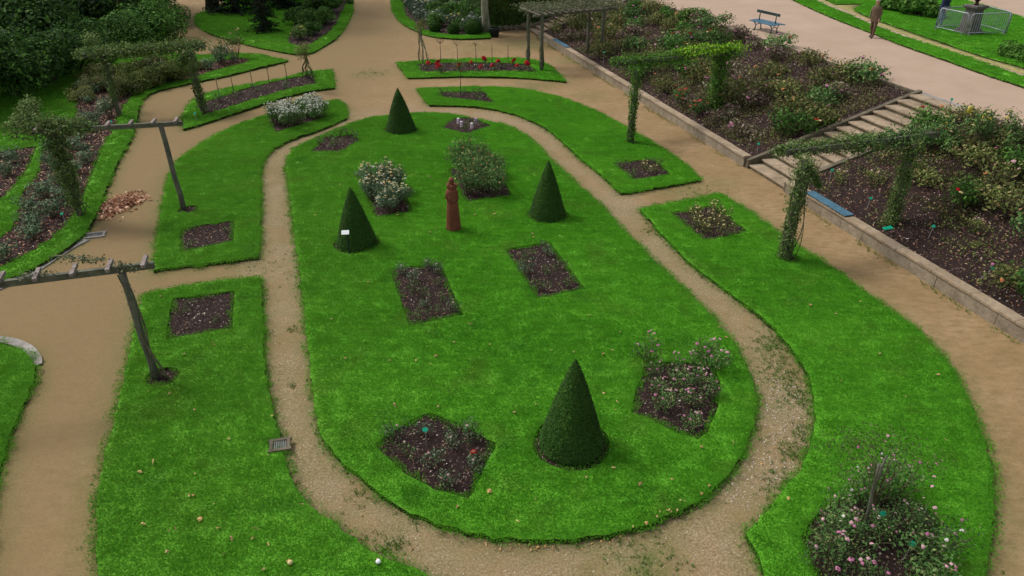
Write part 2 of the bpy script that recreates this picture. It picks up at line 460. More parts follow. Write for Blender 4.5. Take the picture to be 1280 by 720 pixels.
class MB:
    """collects shapes in place coordinates, links them as one mesh"""
    def __init__(self):
        self.v = []
        self.f = []

    def box(self, c, size, rot=0.0, tilt=None, bev=0.0):
        hx, hy, hz = size[0] / 2, size[1] / 2, size[2] / 2
        m_ = Matrix.Rotation(rot, 3, 'Z')
        if tilt is not None:
            m_ = m_ @ tilt
        n = len(self.v)
        if bev <= 0:
            for sx_, sy_, sz_ in ((-1, -1, -1), (1, -1, -1), (1, 1, -1), (-1, 1, -1), (-1, -1, 1), (1, -1, 1), (1, 1, 1), (-1, 1, 1)):
                self.v.append(Vector(c) + m_ @ Vector((sx_ * hx, sy_ * hy, sz_ * hz)))
            self.f += [(n, n + 3, n + 2, n + 1), (n + 4, n + 5, n + 6, n + 7), (n, n + 1, n + 5, n + 4), (n + 1, n + 2, n + 6, n + 5), (n + 2, n + 3, n + 7, n + 6), (n + 3, n, n + 4, n + 7)]
        else:
            bm = bmesh.new()
            bmesh.ops.create_cube(bm, size=1.0)
            for v in bm.verts:
                v.co = Vector((v.co.x * size[0], v.co.y * size[1], v.co.z * size[2]))
            bmesh.ops.bevel(bm, geom=list(bm.edges), offset=bev, segments=2, profile=0.6, affect='EDGES')
            for v in bm.verts:
                self.v.append(Vector(c) + m_ @ v.co)
            for f in bm.faces:
                self.f.append(tuple(n + v.index for v in f.verts))
            bm.free()
        return self

    def tube(self, pts, rad, n=6, cap=True):
        pts = [Vector(p) for p in pts]
        if isinstance(rad, (int, float)):
            rad = [rad] * len(pts)
        s = len(self.v)
        up = Vector((0.13, 0.31, 0.94))
        for i, p in enumerate(pts):
            d = (pts[min(i + 1, len(pts) - 1)] - pts[max(i - 1, 0)]).normalized()
            a = d.cross(up)
            if a.length < 0.05:
                a = d.cross(Vector((1, 0, 0)))
            a.normalize()
            b = d.cross(a)
            for k in range(n):
                t = 2 * math.pi * k / n
                self.v.append(p + (a * math.cos(t) + b * math.sin(t)) * rad[i])
        for i in range(len(pts) - 1):
            for k in range(n):
                a0 = s + i * n + k
                a1 = s + i * n + (k + 1) % n
                self.f.append((a0, a1, a1 + n, a0 + n))
        if cap:
            self.f.append(tuple(s + k for k in range(n))[::-1])
            self.f.append(tuple(s + (len(pts) - 1) * n + k for k in range(n)))
        return self

    def lathe(self, c, prof, n=24, sy=1.0, warp=None):
        s = len(self.v)
        for j, (r, z) in enumerate(prof):
            for k in range(n):
                t = 2 * math.pi * k / n
                rr = r * (warp(t, z) if warp else 1)
                self.v.append(Vector(c) + Vector((rr * math.cos(t), rr * math.sin(t) * sy, z)))
        for j in range(len(prof) - 1):
            for k in range(n):
                a0 = s + j * n + k
                a1 = s + j * n + (k + 1) % n
                self.f.append((a0, a1, a1 + n, a0 + n))
        self.f.append(tuple(s + k for k in range(n))[::-1])
        self.f.append(tuple(s + (len(prof) - 1) * n + k for k in range(n)))
        return self

    def blob(self, c, r, seed=0, amp=0.2, seg=10, ring=7, fr=1.5):
        s = len(self.v)
        if isinstance(r, (int, float)):
            r = (r, r, r)
        for j in range(ring + 1):
            ph = math.pi * j / ring
            for k in range(seg):
                t = 2 * math.pi * k / seg
                d = Vector((math.sin(ph) * math.cos(t), math.sin(ph) * math.sin(t), math.cos(ph)))
                q = 1 + amp * noise.noise(d * fr + Vector((seed * 3.1, seed * 1.7, seed)))
                self.v.append(Vector(c) + Vector((d.x * r[0], d.y * r[1], d.z * r[2])) * q)
        for j in range(ring):
            for k in range(seg):
                a0 = s + j * seg + k
                a1 = s + j * seg + (k + 1) % seg
                self.f.append((a0, a0 + seg, a1 + seg, a1))
        return self

    def build(self, name, mat, parent=None, smooth=False):
        off = base_of(parent) if parent is not None else Vector((0, 0, 0))
        me = bpy.data.meshes.new(name)
        me.from_pydata([tuple(v - off) for v in self.v], [], self.f)
        if smooth:
            me.polygons.foreach_set('use_smooth', [True] * len(me.polygons))
        me.update()
        return link(name, me, mat, parent)


def np_mesh(name, V, F):
    """V (n,3), F (m,k) -> mesh, fast"""
    me = bpy.data.meshes.new(name)
    m_, k = F.shape
    me.vertices.add(len(V))
    me.vertices.foreach_set('co', np.ascontiguousarray(V, dtype=np.float32).ravel())
    me.loops.add(m_ * k)
    me.loops.foreach_set('vertex_index', np.ascontiguousarray(F, dtype=np.int32).ravel())
    me.polygons.add(m_)
    me.polygons.foreach_set('loop_start', np.arange(0, m_ * k, k, dtype=np.int32))
    me.polygons.foreach_set('loop_total', np.full(m_, k, dtype=np.int32))
    me.update(calc_edges=True)
    me.validate()
    return me


def leaf_arrays(C, size, rng, up=0.5, asp=0.55, out=None, outw=0.6):
    n = len(C)
    nr = rng.normal(size=(n, 3))
    nr /= np.linalg.norm(nr, axis=1)[:, None]
    nr[:, 2] += up
    if out is not None:
        nr = nr * (1 - outw) + out * outw
    nr /= np.linalg.norm(nr, axis=1)[:, None] + 1e-9
    t = rng.normal(size=(n, 3))
    t -= (t * nr).sum(1)[:, None] * nr
    t /= np.linalg.norm(t, axis=1)[:, None] + 1e-9
    b = np.cross(nr, t)
    s = (size * rng.uniform(0.6, 1.35, n))[:, None]
    V = np.stack([C - t * s * 0.5, C + b * s * asp * 0.5 + nr * s * 0.1, C + t * s * 0.5, C - b * s * asp * 0.5 + nr * s * 0.1], 1).reshape(-1, 3)
    F = np.arange(4 * n).reshape(n, 4)
    return V, F


def lobes_cloud(lobes, n, rng, shell=0.55):
    """points spread through a set of ellipsoid lobes [(c, (rx,ry,rz))]"""
    w = np.array([l[1][0] * l[1][1] + l[1][0] * l[1][2] for l in lobes])
    idx = rng.choice(len(lobes), n, p=w / w.sum())
    c = np.array([tuple(l[0]) for l in lobes])[idx]
    r = np.array([tuple(l[1]) for l in lobes])[idx]
    d = rng.normal(size=(n, 3))
    d /= np.linalg.norm(d, axis=1)[:, None]
    rad = shell + (1 - shell) * rng.uniform(0, 1, n) ** 0.6
    return c + d * r * rad[:, None], d


# ------------------------------------------------------------------ outlines
def smooth_outline(pts, z, closed=True, step=0.22, corners=(), jitter=0.012, seed=0):
    """photo points -> smooth world outline; corners = indices kept sharp; 'all' = straight polygon"""
    W = [P(x, y, z) for x, y in pts]
    n = len(W)
    outp = []
    for i in range(n):
        p0, p1, p2, p3 = W[(i - 1) % n], W[i], W[(i + 1) % n], W[(i + 2) % n]
        if corners == 'all':
            q0, q3 = None, None
        else:
            q0 = None if i in corners else p0
            q3 = None if (i + 1) % n in corners else p3
        if q0 is None: q0 = p1 - (p2 - p1)
        if q3 is None: q3 = p2 + (p2 - p1)
        L = (p2 - p1).length
        k = max(1, int(L / step))
        for j in range(k):
            t = j / k
            if L > 25:
                q = p1.lerp(p2, t)
            else:
                q = 0.5 * ((2 * p1) + (p2 - q0) * t + (2 * q0 - 5 * p1 + 4 * p2 - q3) * t * t + (3 * p1 - q0 - 3 * p2 + q3) * t ** 3)
            outp.append((q.x, q.y))
    a = np.array(outp)
    rng = np.random.default_rng(seed + 11)
    a = a + rng.normal(0, jitter, a.shape)
    return a


def pip(pts, poly):
    x, y = pts[:, 0], pts[:, 1]
    inside = np.zeros(len(pts), bool)
    px, py = poly[:, 0], poly[:, 1]
    qx, qy = np.roll(px, -1), np.roll(py, -1)
    for a, b, c, d in zip(px, py, qx, qy):
        if b == d:
            continue
        cond = ((b > y) != (d > y)) & (x < (c - a) * (y - b) / (d - b) + a)
        inside ^= cond
    return inside


def dist_poly(pts, poly):
    best = np.full(len(pts), 1e9)
    q = np.roll(poly, -1, axis=0)
    for a, b in zip(poly, q):
        ab = b - a
        l2 = max((ab ** 2).sum(), 1e-9)
        t = np.clip(((pts - a) @ ab) / l2, 0, 1)
        d = np.hypot(*(pts - a - t[:, None] * ab).T)
        best = np.minimum(best, d)
    return best


def sheet(name, outline, holes, zf, grid, skirt_to=None, mats=None, parent=None, skirt_holes=True):
    """triangulated sheet with holes, height zf(x,y), edges dropped as a skirt"""
    mn, mx = outline.min(0), outline.max(0)
    gx, gy = np.meshgrid(np.arange(mn[0], mx[0], grid), np.arange(mn[1], mx[1], grid))
    g = np.stack([gx.ravel(), gy.ravel()], 1)
    g = g + RN.uniform(-grid * 0.2, grid * 0.2, g.shape)
    k = pip(g, outline)
    for h in holes:
        k &= ~pip(g, h)
    g = g[k]
    if len(g):
        k = dist_poly(g, outline) > grid * 0.35
        for h in holes:
            k &= dist_poly(g, h) > grid * 0.35
        g = g[k]
    vs = [Vector(p) for p in outline]
    es = [(i, (i + 1) % len(outline)) for i in range(len(outline))]
    for h in holes:
        s = len(vs)
        vs += [Vector(p) for p in h]
        es += [(s + i, s + (i + 1) % len(h)) for i in range(len(h))]
    vs += [Vector(p) for p in g]
    V, E_, F, *_ = delaunay_2d_cdt(vs, es, [], 0, 1e-5)
    VA = np.array([tuple(v) for v in V])
    FA = np.array([tuple(f) for f in F])
    cen = VA[FA].mean(1)
    k = pip(cen, outline)
    for h in holes:
        k &= ~pip(cen, h)
    FA = FA[k]
    # face up
    a, b, c = VA[FA[:, 0]], VA[FA[:, 1]], VA[FA[:, 2]]
    ar = (b[:, 0] - a[:, 0]) * (c[:, 1] - a[:, 1]) - (b[:, 1] - a[:, 1]) * (c[:, 0] - a[:, 0])
    FA[ar < 0] = FA[ar < 0][:, ::-1]
    Z = np.array([zf(x, y) for x, y in VA])
    verts = [(x, y, z) for (x, y), z in zip(VA, Z)]
    faces = [tuple(int(i) for i in f) for f in FA]
    nm = len(faces)
    if skirt_to is not None:
        cnt = {}
        for f in faces:
            for i in range(3):
                e = (f[i], f[(i + 1) % 3])
                cnt[e] = 1
        low = {}
        for (i, j) in list(cnt):
            if (j, i) in cnt:
                continue
            for q in (i, j):
                if q not in low:
                    low[q] = len(verts)
                    verts.append((verts[q][0], verts[q][1], skirt_to))
            faces.append((j, i, low[i], low[j]))
    off = base_of(parent) if parent is not None else Vector((0, 0, 0))
    me = bpy.data.meshes.new(name)
    me.from_pydata([(x - off.x, y - off.y, z - off.z) for x, y, z in verts], [], faces)
    for m_ in mats:
        me.materials.append(m_)
    mi = np.zeros(len(faces), dtype=np.int32)
    if len(mats) > 1:
        mi[nm:] = 1
    me.polygons.foreach_set('material_index', mi)
    sm = np.zeros(len(faces), dtype=bool)
    sm[:nm] = True
    me.polygons.foreach_set('use_smooth', sm)
    me.update()
    o = link(name, me, None, parent)
    flat = bpy.data.meshes.new(name + '_scatter_area')
    flat.from_pydata(verts[:len(VA)], [], faces[:nm])
    flat.update()
    return o, flat


# ------------------------------------------------------------------ scatter of stuff (grass, chips, litter)
def hidden_coll(name, meshes, mat):
    c = bpy.data.collections.new(name)
    for i, me in enumerate(meshes):
        if len(me.materials) == 0:
            me.materials.append(mat)
        o = bpy.data.objects.new(name, me)
        c.objects.link(o)
    return c


NG = {}


def scatter(name, flat, coll, density, smin, smax, seed=0, tilt=0.15, mat=None, parent=None, free=False):
    o = link(name, flat, mat, None)
    key = (coll.name, density, smin, smax, tilt, free)
    ng = NG.get(key)
    if ng is None:
        ng = bpy.data.node_groups.new('scatter', 'GeometryNodeTree')
        ng.interface.new_socket('Geometry', in_out='INPUT', socket_type='NodeSocketGeometry')
        ng.interface.new_socket('Geometry', in_out='OUTPUT', socket_type='NodeSocketGeometry')
        nn = ng.nodes
        gi = nn.new('NodeGroupInput')
        go = nn.new('NodeGroupOutput')
        dp = nn.new('GeometryNodeDistributePointsOnFaces')
        dp.inputs['Density'].default_value = density
        dp.inputs['Seed'].default_value = seed
        ip = nn.new('GeometryNodeInstanceOnPoints')
        ci = nn.new('GeometryNodeCollectionInfo')
        ci.inputs['Collection'].default_value = coll
        ci.inputs['Separate Children'].default_value = True
        ci.inputs['Reset Children'].default_value = True
        ip.inputs['Pick Instance'].default_value = True
        rv = nn.new('FunctionNodeRandomValue')
        rv.data_type = 'FLOAT_VECTOR'
        tl = math.pi if free else tilt
        rv.inputs[0].default_value = (-tl, -tl, 0)
        rv.inputs[1].default_value = (tl, tl, 6.283)
        rs = nn.new('FunctionNodeRandomValue')
        rs.data_type = 'FLOAT'
        rs.inputs[2].default_value = smin
        rs.inputs[3].default_value = smax
        rs.inputs['Seed'].default_value = 5
        L = ng.links.new
        L(gi.outputs[0], dp.inputs['Mesh'])
        L(dp.outputs['Points'], ip.inputs['Points'])
        L(ci.outputs[0], ip.inputs['Instance'])
        L(rv.outputs[0], ip.inputs['Rotation'])
        L(rs.outputs[1], ip.inputs['Scale'])
        L(ip.outputs[0], go.inputs[0])
        NG[key] = ng
    md = o.modifiers.new('scatter', 'NODES')
    md.node_group = ng
    if parent is not None:
        off = base_of(parent)
        flat.transform(Matrix.Translation(-off))
        o.parent = parent
    o['kind'] = 'stuff'
    return o


def tuft_mesh(seed, r, nb, hgt, wid):
    rng = np.random.default_rng(seed)
    a = rng.uniform(0, 6.283, nb)
    d = r * np.sqrt(rng.uniform(0, 1, nb))
    bx, by = d * np.cos(a), d * np.sin(a)
    la = rng.uniform(0, 6.283, nb)
    lean = rng.uniform(0.3, 1.7, nb) * hgt
    h = hgt * rng.uniform(0.45, 1.0, nb)
    wa = rng.uniform(0, 6.283, nb)
    wx, wy = np.cos(wa) * wid / 2, np.sin(wa) * wid / 2
    V = np.stack([np.stack([bx - wx, by - wy, np.full(nb, -0.01)], 1), np.stack([bx + wx, by + wy, np.full(nb, -0.01)], 1),
                  np.stack([bx + wx * .7 + np.cos(la) * lean * .4, by + wy * .7 + np.sin(la) * lean * .4, h * .65], 1),
                  np.stack([bx + np.cos(la) * lean, by + np.sin(la) * lean, h], 1)], 1).reshape(-1, 3)
    F = np.arange(4 * nb).reshape(nb, 4)
    return np_mesh('grass_tuft', V, F)


C_GR = hidden_coll('grass_tufts', [tuft_mesh(i, 0.17, 84, 0.026, 0.008) for i in range(5)], M['grass'])
C_GRF = hidden_coll('coarse_grass_tufts', [tuft_mesh(i + 9, 0.17, 44, 0.045, 0.016) for i in range(4)], M['grass'])


def chip_mesh(seed, n=5, thick=0.2):
    rng = np.random.default_rng(seed)
    k = n + seed % 3
    a = np.sort(rng.uniform(0, 6.283, k))
    r = rng.uniform(0.5, 1.0, k)
    el = rng.uniform(0.35, 0.8)
    top = np.stack([r * np.cos(a), r * np.sin(a) * el, rng.uniform(0, thick, k)], 1)
    bm = bmesh.new()
    vs = [bm.verts.new(p) for p in top]
    cv = bm.verts.new((0, 0, thick * 1.1))
    for i in range(k):
        bm.faces.new((vs[i], vs[(i + 1) % k], cv))
    me = bpy.data.meshes.new('chip')
    bm.to_mesh(me)
    bm.free()
    return me


C_CH = hidden_coll('bark_chips', [chip_mesh(i) for i in range(8)], M['chip'])
C_LI = hidden_coll('dead_leaves', [chip_mesh(i + 20, 6, 0.25) for i in range(6)], M['litter'])
C_PE = hidden_coll('petals', [chip_mesh(i + 40, 5, 0.2) for i in range(4)], M['petal'])


def peb_mesh(seed):
    bm = bmesh.new()
    bmesh.ops.create_icosphere(bm, subdivisions=1, radius=1)
    rng = random.Random(seed)
    for v in bm.verts:
        v.co *= rng.uniform(0.7, 1.1)
        v.co.z *= 0.55
    me = bpy.data.meshes.new('pebble')
    bm.to_mesh(me)
    bm.free()
    return me


C_PB = hidden_coll('pebbles', [peb_mesh(i) for i in range(5)], M['pebble'])

# ------------------------------------------------------------------ lawn and bed outlines read from the photo
BEDS = {}


def bed_px(key, pts, corners='all'):
    BEDS[key] = smooth_outline(pts, 0.08, corners=corners, step=0.16, jitter=0.012, seed=len(BEDS))


bed_px('b1', [(549, 160), (566, 147), (592, 147), (616, 158), (583, 168)])
bed_px('b2', [(386, 191), (404, 171), (442, 168), (452, 175), (429, 190)])
bed_px('b3', [(469, 273), (517, 265), (498, 226), (452, 234)])
bed_px('b4', [(487, 336), (551, 329), (579, 395), (511, 408)])
bed_px('b5', [(582, 253), (641, 245), (617, 203), (559, 211)])
bed_px('b6', [(631, 312), (688, 303), (731, 362), (671, 374)])
bed_px('b7', [(467, 557), (495, 538), (537, 516), (580, 533), (621, 554), (597, 605), (587, 624), (545, 613), (505, 592)])
bed_px('b8', [(804, 460), (818, 455), (850, 453), (892, 458), (901, 480), (898, 510), (885, 540), (872, 550), (840, 539), (788, 515)])
bed_px('a1', [(344, 167), (409, 147), (399, 132), (333, 149)])
bed_px('a2', [(225, 287), (294, 275), (292, 302), (225, 317)])
bed_px('l1', [(215, 374), (294, 364), (291, 411), (207, 425)])
bed_px('c1', [(546, 115), (605, 114), (621, 129), (551, 122)])
bed_px('c2', [(765, 203), (819, 199), (839, 219), (790, 226)])
bed_px('d1', [(837, 266), (892, 257), (936, 290), (881, 302)])
bed_px('d2', [(1000, 671), (1026, 636), (1060, 620), (1115, 618), (1150, 628), (1176, 650), (1172, 683), (1158, 716), (1150, 745), (1045, 752), (1020, 718)])
bed_px('f1', [(520, 80), (580, 78), (640, 79), (661, 81), (674, 90), (640, 89), (580, 90), (525, 90)])
bed_px('g1', [(250, 130), (300, 113), (345, 101), (392, 93), (397, 104), (350, 115), (300, 130), (253, 146)])
bed_px('big', [(97, 108), (93, 130), (92, 145), (75, 170), (58, 180), (46, 217), (28, 240), (17, 280), (0, 297), (-60, 330), (-60, 357), (0, 335), (32, 320), (62, 302), (85, 280), (95, 265), (112, 227), (125, 195), (132, 179), (147, 155), (152, 140), (170, 115), (187, 107), (232, 100), (275, 87), (300, 81), (314, 76), (300, 73), (268, 77), (240, 83), (190, 90), (140, 95)], corners=(0,))
bed_px('far', [(0, 252), (20, 232), (37, 207), (46, 183), (0, 190), (-120, 220), (-160, 300), (-60, 285)], corners=(0, 3))
bed_px('i1', [(440, -4), (431, 10), (420, 32), (403, 47), (385, 57), (362, 55), (360, 44), (375, 20), (395, 0)], corners=(0, 8))
bed_px('j1', [(503, -8), (505, 15), (517, 28), (535, 39), (570, 44), (602, 43), (606, 20), (600, -8)], corners=(0, 7, 5))

CONES = [((501, 162), 0.62, 1.72), ((446, 303), 0.57, 1.70), ((684, 268), 0.565, 1.76), ((714, 553), 0.60, 1.91)]
CONEP = [P(c[0][0], c[0][1], 0.1) for c in CONES]


def circ(c, r, n=26):
    return np.array([(c[0] + r * math.cos(2 * math.pi * i / n) * random.uniform(.97, 1.03), c[1] + r * math.sin(2 * math.pi * i / n) * random.uniform(.97, 1.03)) for i in range(n)])


RINGS = [circ(c, CONES[i][1] + 0.10) for i, c in enumerate(CONEP)]
POSTS = {k: P(*v, 0.1) for k, v in dict(p2=(195, 472), p1=(230, 262), a=(788, 178), b=(980, 322)).items()}
PPATCH = {k: circ((v.x + 0.12, v.y + 0.03), 0.33 if k != 'a' else .24, 14) for k, v in POSTS.items()}

LAWNS = [
    ('oval', [(395, 172), (450, 150), (485, 144), (520, 141), (560, 142), (600, 149), (640, 159), (668, 178), (690, 200), (722, 230), (745, 250), (770, 277), (800, 308), (830, 337), (857, 362), (880, 385), (905, 413), (925, 440), (938, 468), (944, 492), (944, 515), (937, 541), (928, 567), (912, 590), (888, 614), (860, 633), (830, 648), (800, 658), (760, 667), (720, 673), (680, 675), (640, 673), (605, 669), (570, 661), (532, 648), (497, 631), (468, 612), (447, 592), (425, 575), (410, 557), (400, 540), (391, 490), (387, 450), (382, 400), (376, 350), (372, 320), (367, 280), (361, 230), (358, 205), (366, 187)], (), ['b1', 'b2', 'b3', 'b4', 'b5', 'b6', 'b7', 'b8'], RINGS, 0.10),
    ('a', [(422, 124), (432, 134), (433, 147), (400, 161), (370, 171), (347, 181), (332, 194), (326, 208), (325, 230), (325, 270), (323, 320), (192, 337), (196, 305), (201, 267), (206, 240), (213, 215), (228, 195), (252, 179), (280, 163), (320, 147), (360, 137), (395, 129)], (0, 2, 10, 11), ['a1', 'a2'], [PPATCH['p1']], 0.10),
    ('l', [(179, 366), (250, 354), (325, 345), (327, 380), (329, 410), (330, 450), (334, 480), (340, 510), (347, 539), (357, 580), (372, 614), (402, 644), (437, 666), (460, 687), (490, 701), (530, 718), (570, 745), (600, 790), (300, 800), (140, 790), (128, 740), (121, 690), (121, 640), (125, 602), (132, 565), (140, 535), (152, 485), (161, 440), (169, 410), (175, 385)], (0, 2, 17, 18, 19), ['l1'], [PPATCH['p2']], 0.10),
    ('c', [(521, 110), (560, 109), (600, 108), (640, 110), (670, 114), (700, 121), (725, 130), (752, 142), (780, 157), (818, 179), (852, 202), (876, 224), (777, 241), (763, 228), (745, 212), (727, 198), (707, 180), (685, 161), (662, 149), (640, 141), (607, 134), (570, 131), (537, 131)], (0, 11, 12, 22), ['c1', 'c2'], [PPATCH['a']], 0.10),
    ('d', [(801, 261), (900, 241), (916, 251), (940, 266), (965, 284), (997, 307), (1035, 331), (1075, 360), (1108, 383), (1142, 408), (1172, 438), (1195, 467), (1212, 500), (1225, 535), (1235, 565), (1242, 602), (1243, 640), (1238, 677), (1231, 720), (1215, 780), (980, 790), (962, 740), (948, 697), (932, 666), (945, 652), (962, 638), (978, 612), (1000, 585), (1014, 555), (1018, 525), (1016, 490), (1007, 462), (985, 430), (960, 403), (935, 383), (903, 358), (865, 330), (840, 305), (818, 281)], (0, 1, 19, 20, 23), ['d1', 'd2'], [PPATCH['b']], 0.10),
    ('e', [(-20, 425), (0, 430), (18, 434), (35, 443), (43, 456), (40, 480), (28, 505), (16, 532), (6, 565), (-4, 600), (-60, 760), (-300, 700), (-200, 420)], (), [], [], 0.08),
    ('f', [(496, 78), (530, 75), (580, 73), (640, 72), (668, 75), (687, 82), (708, 101), (680, 99), (640, 96), (580, 95), (510, 97)], (0, 6, 10), ['f1'], [], 0.10),
    ('g', [(250, 120), (275, 112), (320, 103), (357, 96), (392, 88), (415, 87), (418, 109), (390, 113), (355, 121), (320, 132), (275, 147), (230, 161), (229, 145), (236, 130)], (5, 6, 11), ['g1'], [], 0.10),
    ('h', [(360, 75), (320, 85), (275, 96), (235, 104), (200, 112), (181, 120), (173, 133), (171, 150), (162, 175), (150, 195), (140, 217), (130, 242), (121, 267), (111, 282), (100, 297), (75, 315), (50, 330), (25, 342), (0, 351), (-80, 372), (-200, 400), (-330, 300), (-260, 120), (-120, 30), (100, 5), (190, 12), (210, 30), (205, 60), (245, 68), (297, 66), (330, 69)], (0, 20, 21, 22, 23, 24), ['big', 'far'], [], 0.10),
    ('i', [(445, -30), (441, 0), (440, 15), (432, 32), (420, 47), (405, 57), (390, 65), (370, 67), (340, 62), (320, 58), (290, 50), (262, 41), (247, 32), (244, 20), (260, 12), (280, 3), (300, -30)], (0, 16), ['i1'], [], 0.10),
    ('j', [(488, -30), (489, 0), (492, 15), (502, 28), (520, 38), (540, 45), (575, 48), (613, 47), (613, 40), (613, -30)], (0, 7, 8, 9), ['j1'], [], 0.10),
    ('m', [(985, -4), (1010, 8), (1035, 19), (1060, 29), (1094, 42), (1129, 56), (1181, 74), (1232, 92), (1280, 108), (1400, 152), (1400, 135), (1280, 95), (1232, 79), (1181, 61.5), (1129, 45), (1086, 29), (1062, 18), (1040, 10), (1012, -4)], (0, 9, 10, 18), [], [], TZ + 0.08),
    ('o', [(1016, -8), (1045, 5), (1090, 4), (1092, -8)], 'all', [], [], TZ + 0.08),
    ('n', [(1070, 12), (1088, 21), (1112, 30), (1163, 47.5), (1232, 71), (1280, 84), (1400, 124), (1400, 62), (1280, 22), (1240, 9), (1202, -1), (1180, -9), (1098, -9), (1080, 5)], (6, 7, 12), [], [], TZ + 0.08),
]
LOUT = {}


def gz(x, y):
    return 0.02 * noise.noise(Vector((x * 0.5, y * 0.5, 0)))


def lawn_z(h):
    return lambda x, y: h + 0.018 * noise.noise(Vector((x * 0.6, y * 0.6, 3))) + 0.008 * noise.noise(Vector((x * 2.5, y * 2.5, 7)))


for li, (key, pts, corners, hk, extra, h) in enumerate(LAWNS):
    ol = smooth_outline(pts, h, corners=corners, step=0.14, jitter=0.018 if pts[0][1] > 60 else .009, seed=li)
    LOUT[key] = ol
    holes = [BEDS[k] for k in hk] + list(extra)
    near = key in ('oval', 'a', 'l', 'c', 'd', 'e')
    low = -0.04 if h < 1 else TZ - 0.04
    o, flat = sheet('lawn', ol, holes, lawn_z(h), 0.3 if near else 0.7, low, [M['turf'], M['edge']])
    tag(o, kind='structure')
    flat.name = 'grass_area'
    g = scatter('grass', flat, C_GR if near else C_GRF, 95 if near else 42, 0.8, 1.25, seed=li, tilt=0.02)
    if len(flat.materials) == 0:
        flat.materials.append(M['grass'])

m, nt, out = newmat('worn_grassy_track')
n2 = noi(nt, pos(nt), 5, 5, .7)
finish(nt, out, ramp(nt, n2, [(0.35, (0.13, 0.16, 0.04)), (0.55, (0.30, 0.25, 0.11)), (0.75, (0.40, 0.31, 0.17))]), 0.95, n2, 0.4, 0.02, spec=0.1)
M['track'] = m
trk = smooth_outline([(1004, -8), (1036, 5), (1060, 14), (1084, 25), (1110, 36), (1129, 42.5), (1163, 55), (1232, 77.5), (1280, 93), (1400, 134), (1400, 126), (1280, 86), (1232, 73), (1163, 50), (1112, 32), (1086, 23), (1070, 15), (1076, 8), (1092, 4), (1040, 3), (1016, -8)], TZ, corners='all', step=.4, jitter=0)
o, flat = sheet('path', trk, [], lambda x, y: TZ + .022, 1.5, TZ - .02, [M['track']])
tag(o, kind='structure')

# soil collar patches round posts and cones
for k, poly in list(PPATCH.items()) + list(enumerate(RINGS)):
    o, flat = sheet('soil', poly, [], lambda x, y: 0.05 + 0.02 * noise.noise(Vector((x * 5, y * 5, 0))), 0.15, -0.03, [M['soil']])
    tag(o, kind='structure')
    scatter('mulch', flat, C_CH, 260, 0.018, 0.04)

# ------------------------------------------------------------------ ground sheet
fine_x = np.arange(-24, 24, 0.22)
fine_y = np.arange(4, 56, 0.22)
xs = np.concatenate([[-500, -200, -100, -60, -40, -30], fine_x, [26, 30, 40, 60, 100, 200, 500]])
ys = np.concatenate([[-300, -100, -40, -10, 0], fine_y, [58, 62, 70, 85, 110, 150, 220, 350, 600]])
GX, GY = np.meshgrid(xs, ys)
G = np.stack([GX.ravel(), GY.ravel()], 1)
gzv = np.array([gz(x, y) if abs(x) < 40 and y < 70 else 0 for x, y in G])
nx, ny = len(xs), len(ys)
ii = (np.arange(ny - 1)[:, None] * nx + np.arange(nx - 1)[None, :]).ravel()
GF = np.stack([ii, ii + 1, ii + nx + 1, ii + nx], 1)
gme = np_mesh('ground', np.column_stack([G, gzv]), GF)
gme.materials.append(M['sand'])
ground = link('ground', gme)
tag(ground, kind='structure')
ca = gme.color_attributes.new('wear', 'FLOAT_COLOR', 'POINT')
near_m = (np.abs(G[:, 0]) < 28) & (G[:, 1] > 3) & (G[:, 1] < 60)
idx = np.where(near_m)[0]
gp = G[idx]
dov = dist_poly(gp, LOUT['oval'][::2])
gravel = np.clip((1.75 - dov) / 0.5, 0, 1)
moss = np.zeros(len(gp))
for k in ('oval', 'a', 'c', 'd', 'f', 'g', 'h', 'j', 'l', 'e', 'i'):
    dk = dist_poly(gp, LOUT[k][::2])
    wid = 0.6 if k in ('oval', 'a', 'l', 'd') else 0.42
    moss = np.maximum(moss, np.clip((wid - dk) / wid, 0, 1) * 0.8)
for (mx_, my_, mr, ms) in [(805, 700, .75, 1.2), (760, 712, .8, .7), (465, 92, 1.3, .6), (665, 108, 1.2, .9), (720, 75, 1.4, .9), (600, 60, 2.2, .5), (660, 55, 2.0, .9), (980, 470, .9, .7), (960, 440, .7, .7), (690, 100, 1.2, .8), (860, 238, 1.4, .8), (350, 590, .4, .5), (487, 680, .45, .9), (900, 230, .8, .5), (310, 330, 1.0, .6), (975, 510, .6, .7), (740, 120, 1.0, .5), (810, 290, .7, .6), (300, 340, 1.2, .5)]:
    c_ = P(mx_, my_)
    dd = np.hypot(gp[:, 0] - c_.x, gp[:, 1] - c_.y)
    moss = np.maximum(moss, np.clip(1.25 - dd / mr, 0, 1) * ms)
brownm = np.clip((-gp[:, 0] - 4) / 5, 0, 1)
arr = np.zeros((len(G), 4), dtype=np.float32)
arr[:, 3] = 1
arr[idx, 0] = gravel
arr[idx, 1] = moss
arr[idx, 2] = brownm
ca.data.foreach_set('color', arr.ravel())

# pebbles on the inner path round the oval
ring_out = LOUT['oval']
cx_, cy_ = ring_out.mean(0)
nrm = ring_out - np.array([cx_, cy_])
nrm = nrm / np.linalg.norm(nrm, axis=1)[:, None]
big_ring = ring_out + nrm * 1.5
bo, flat = sheet('gravel_area', big_ring[::2], [ring_out[::2]], lambda x, y: gz(x, y) + 0.003, 0.6, None, [M['sand']])
bpy.data.objects.remove(bo)
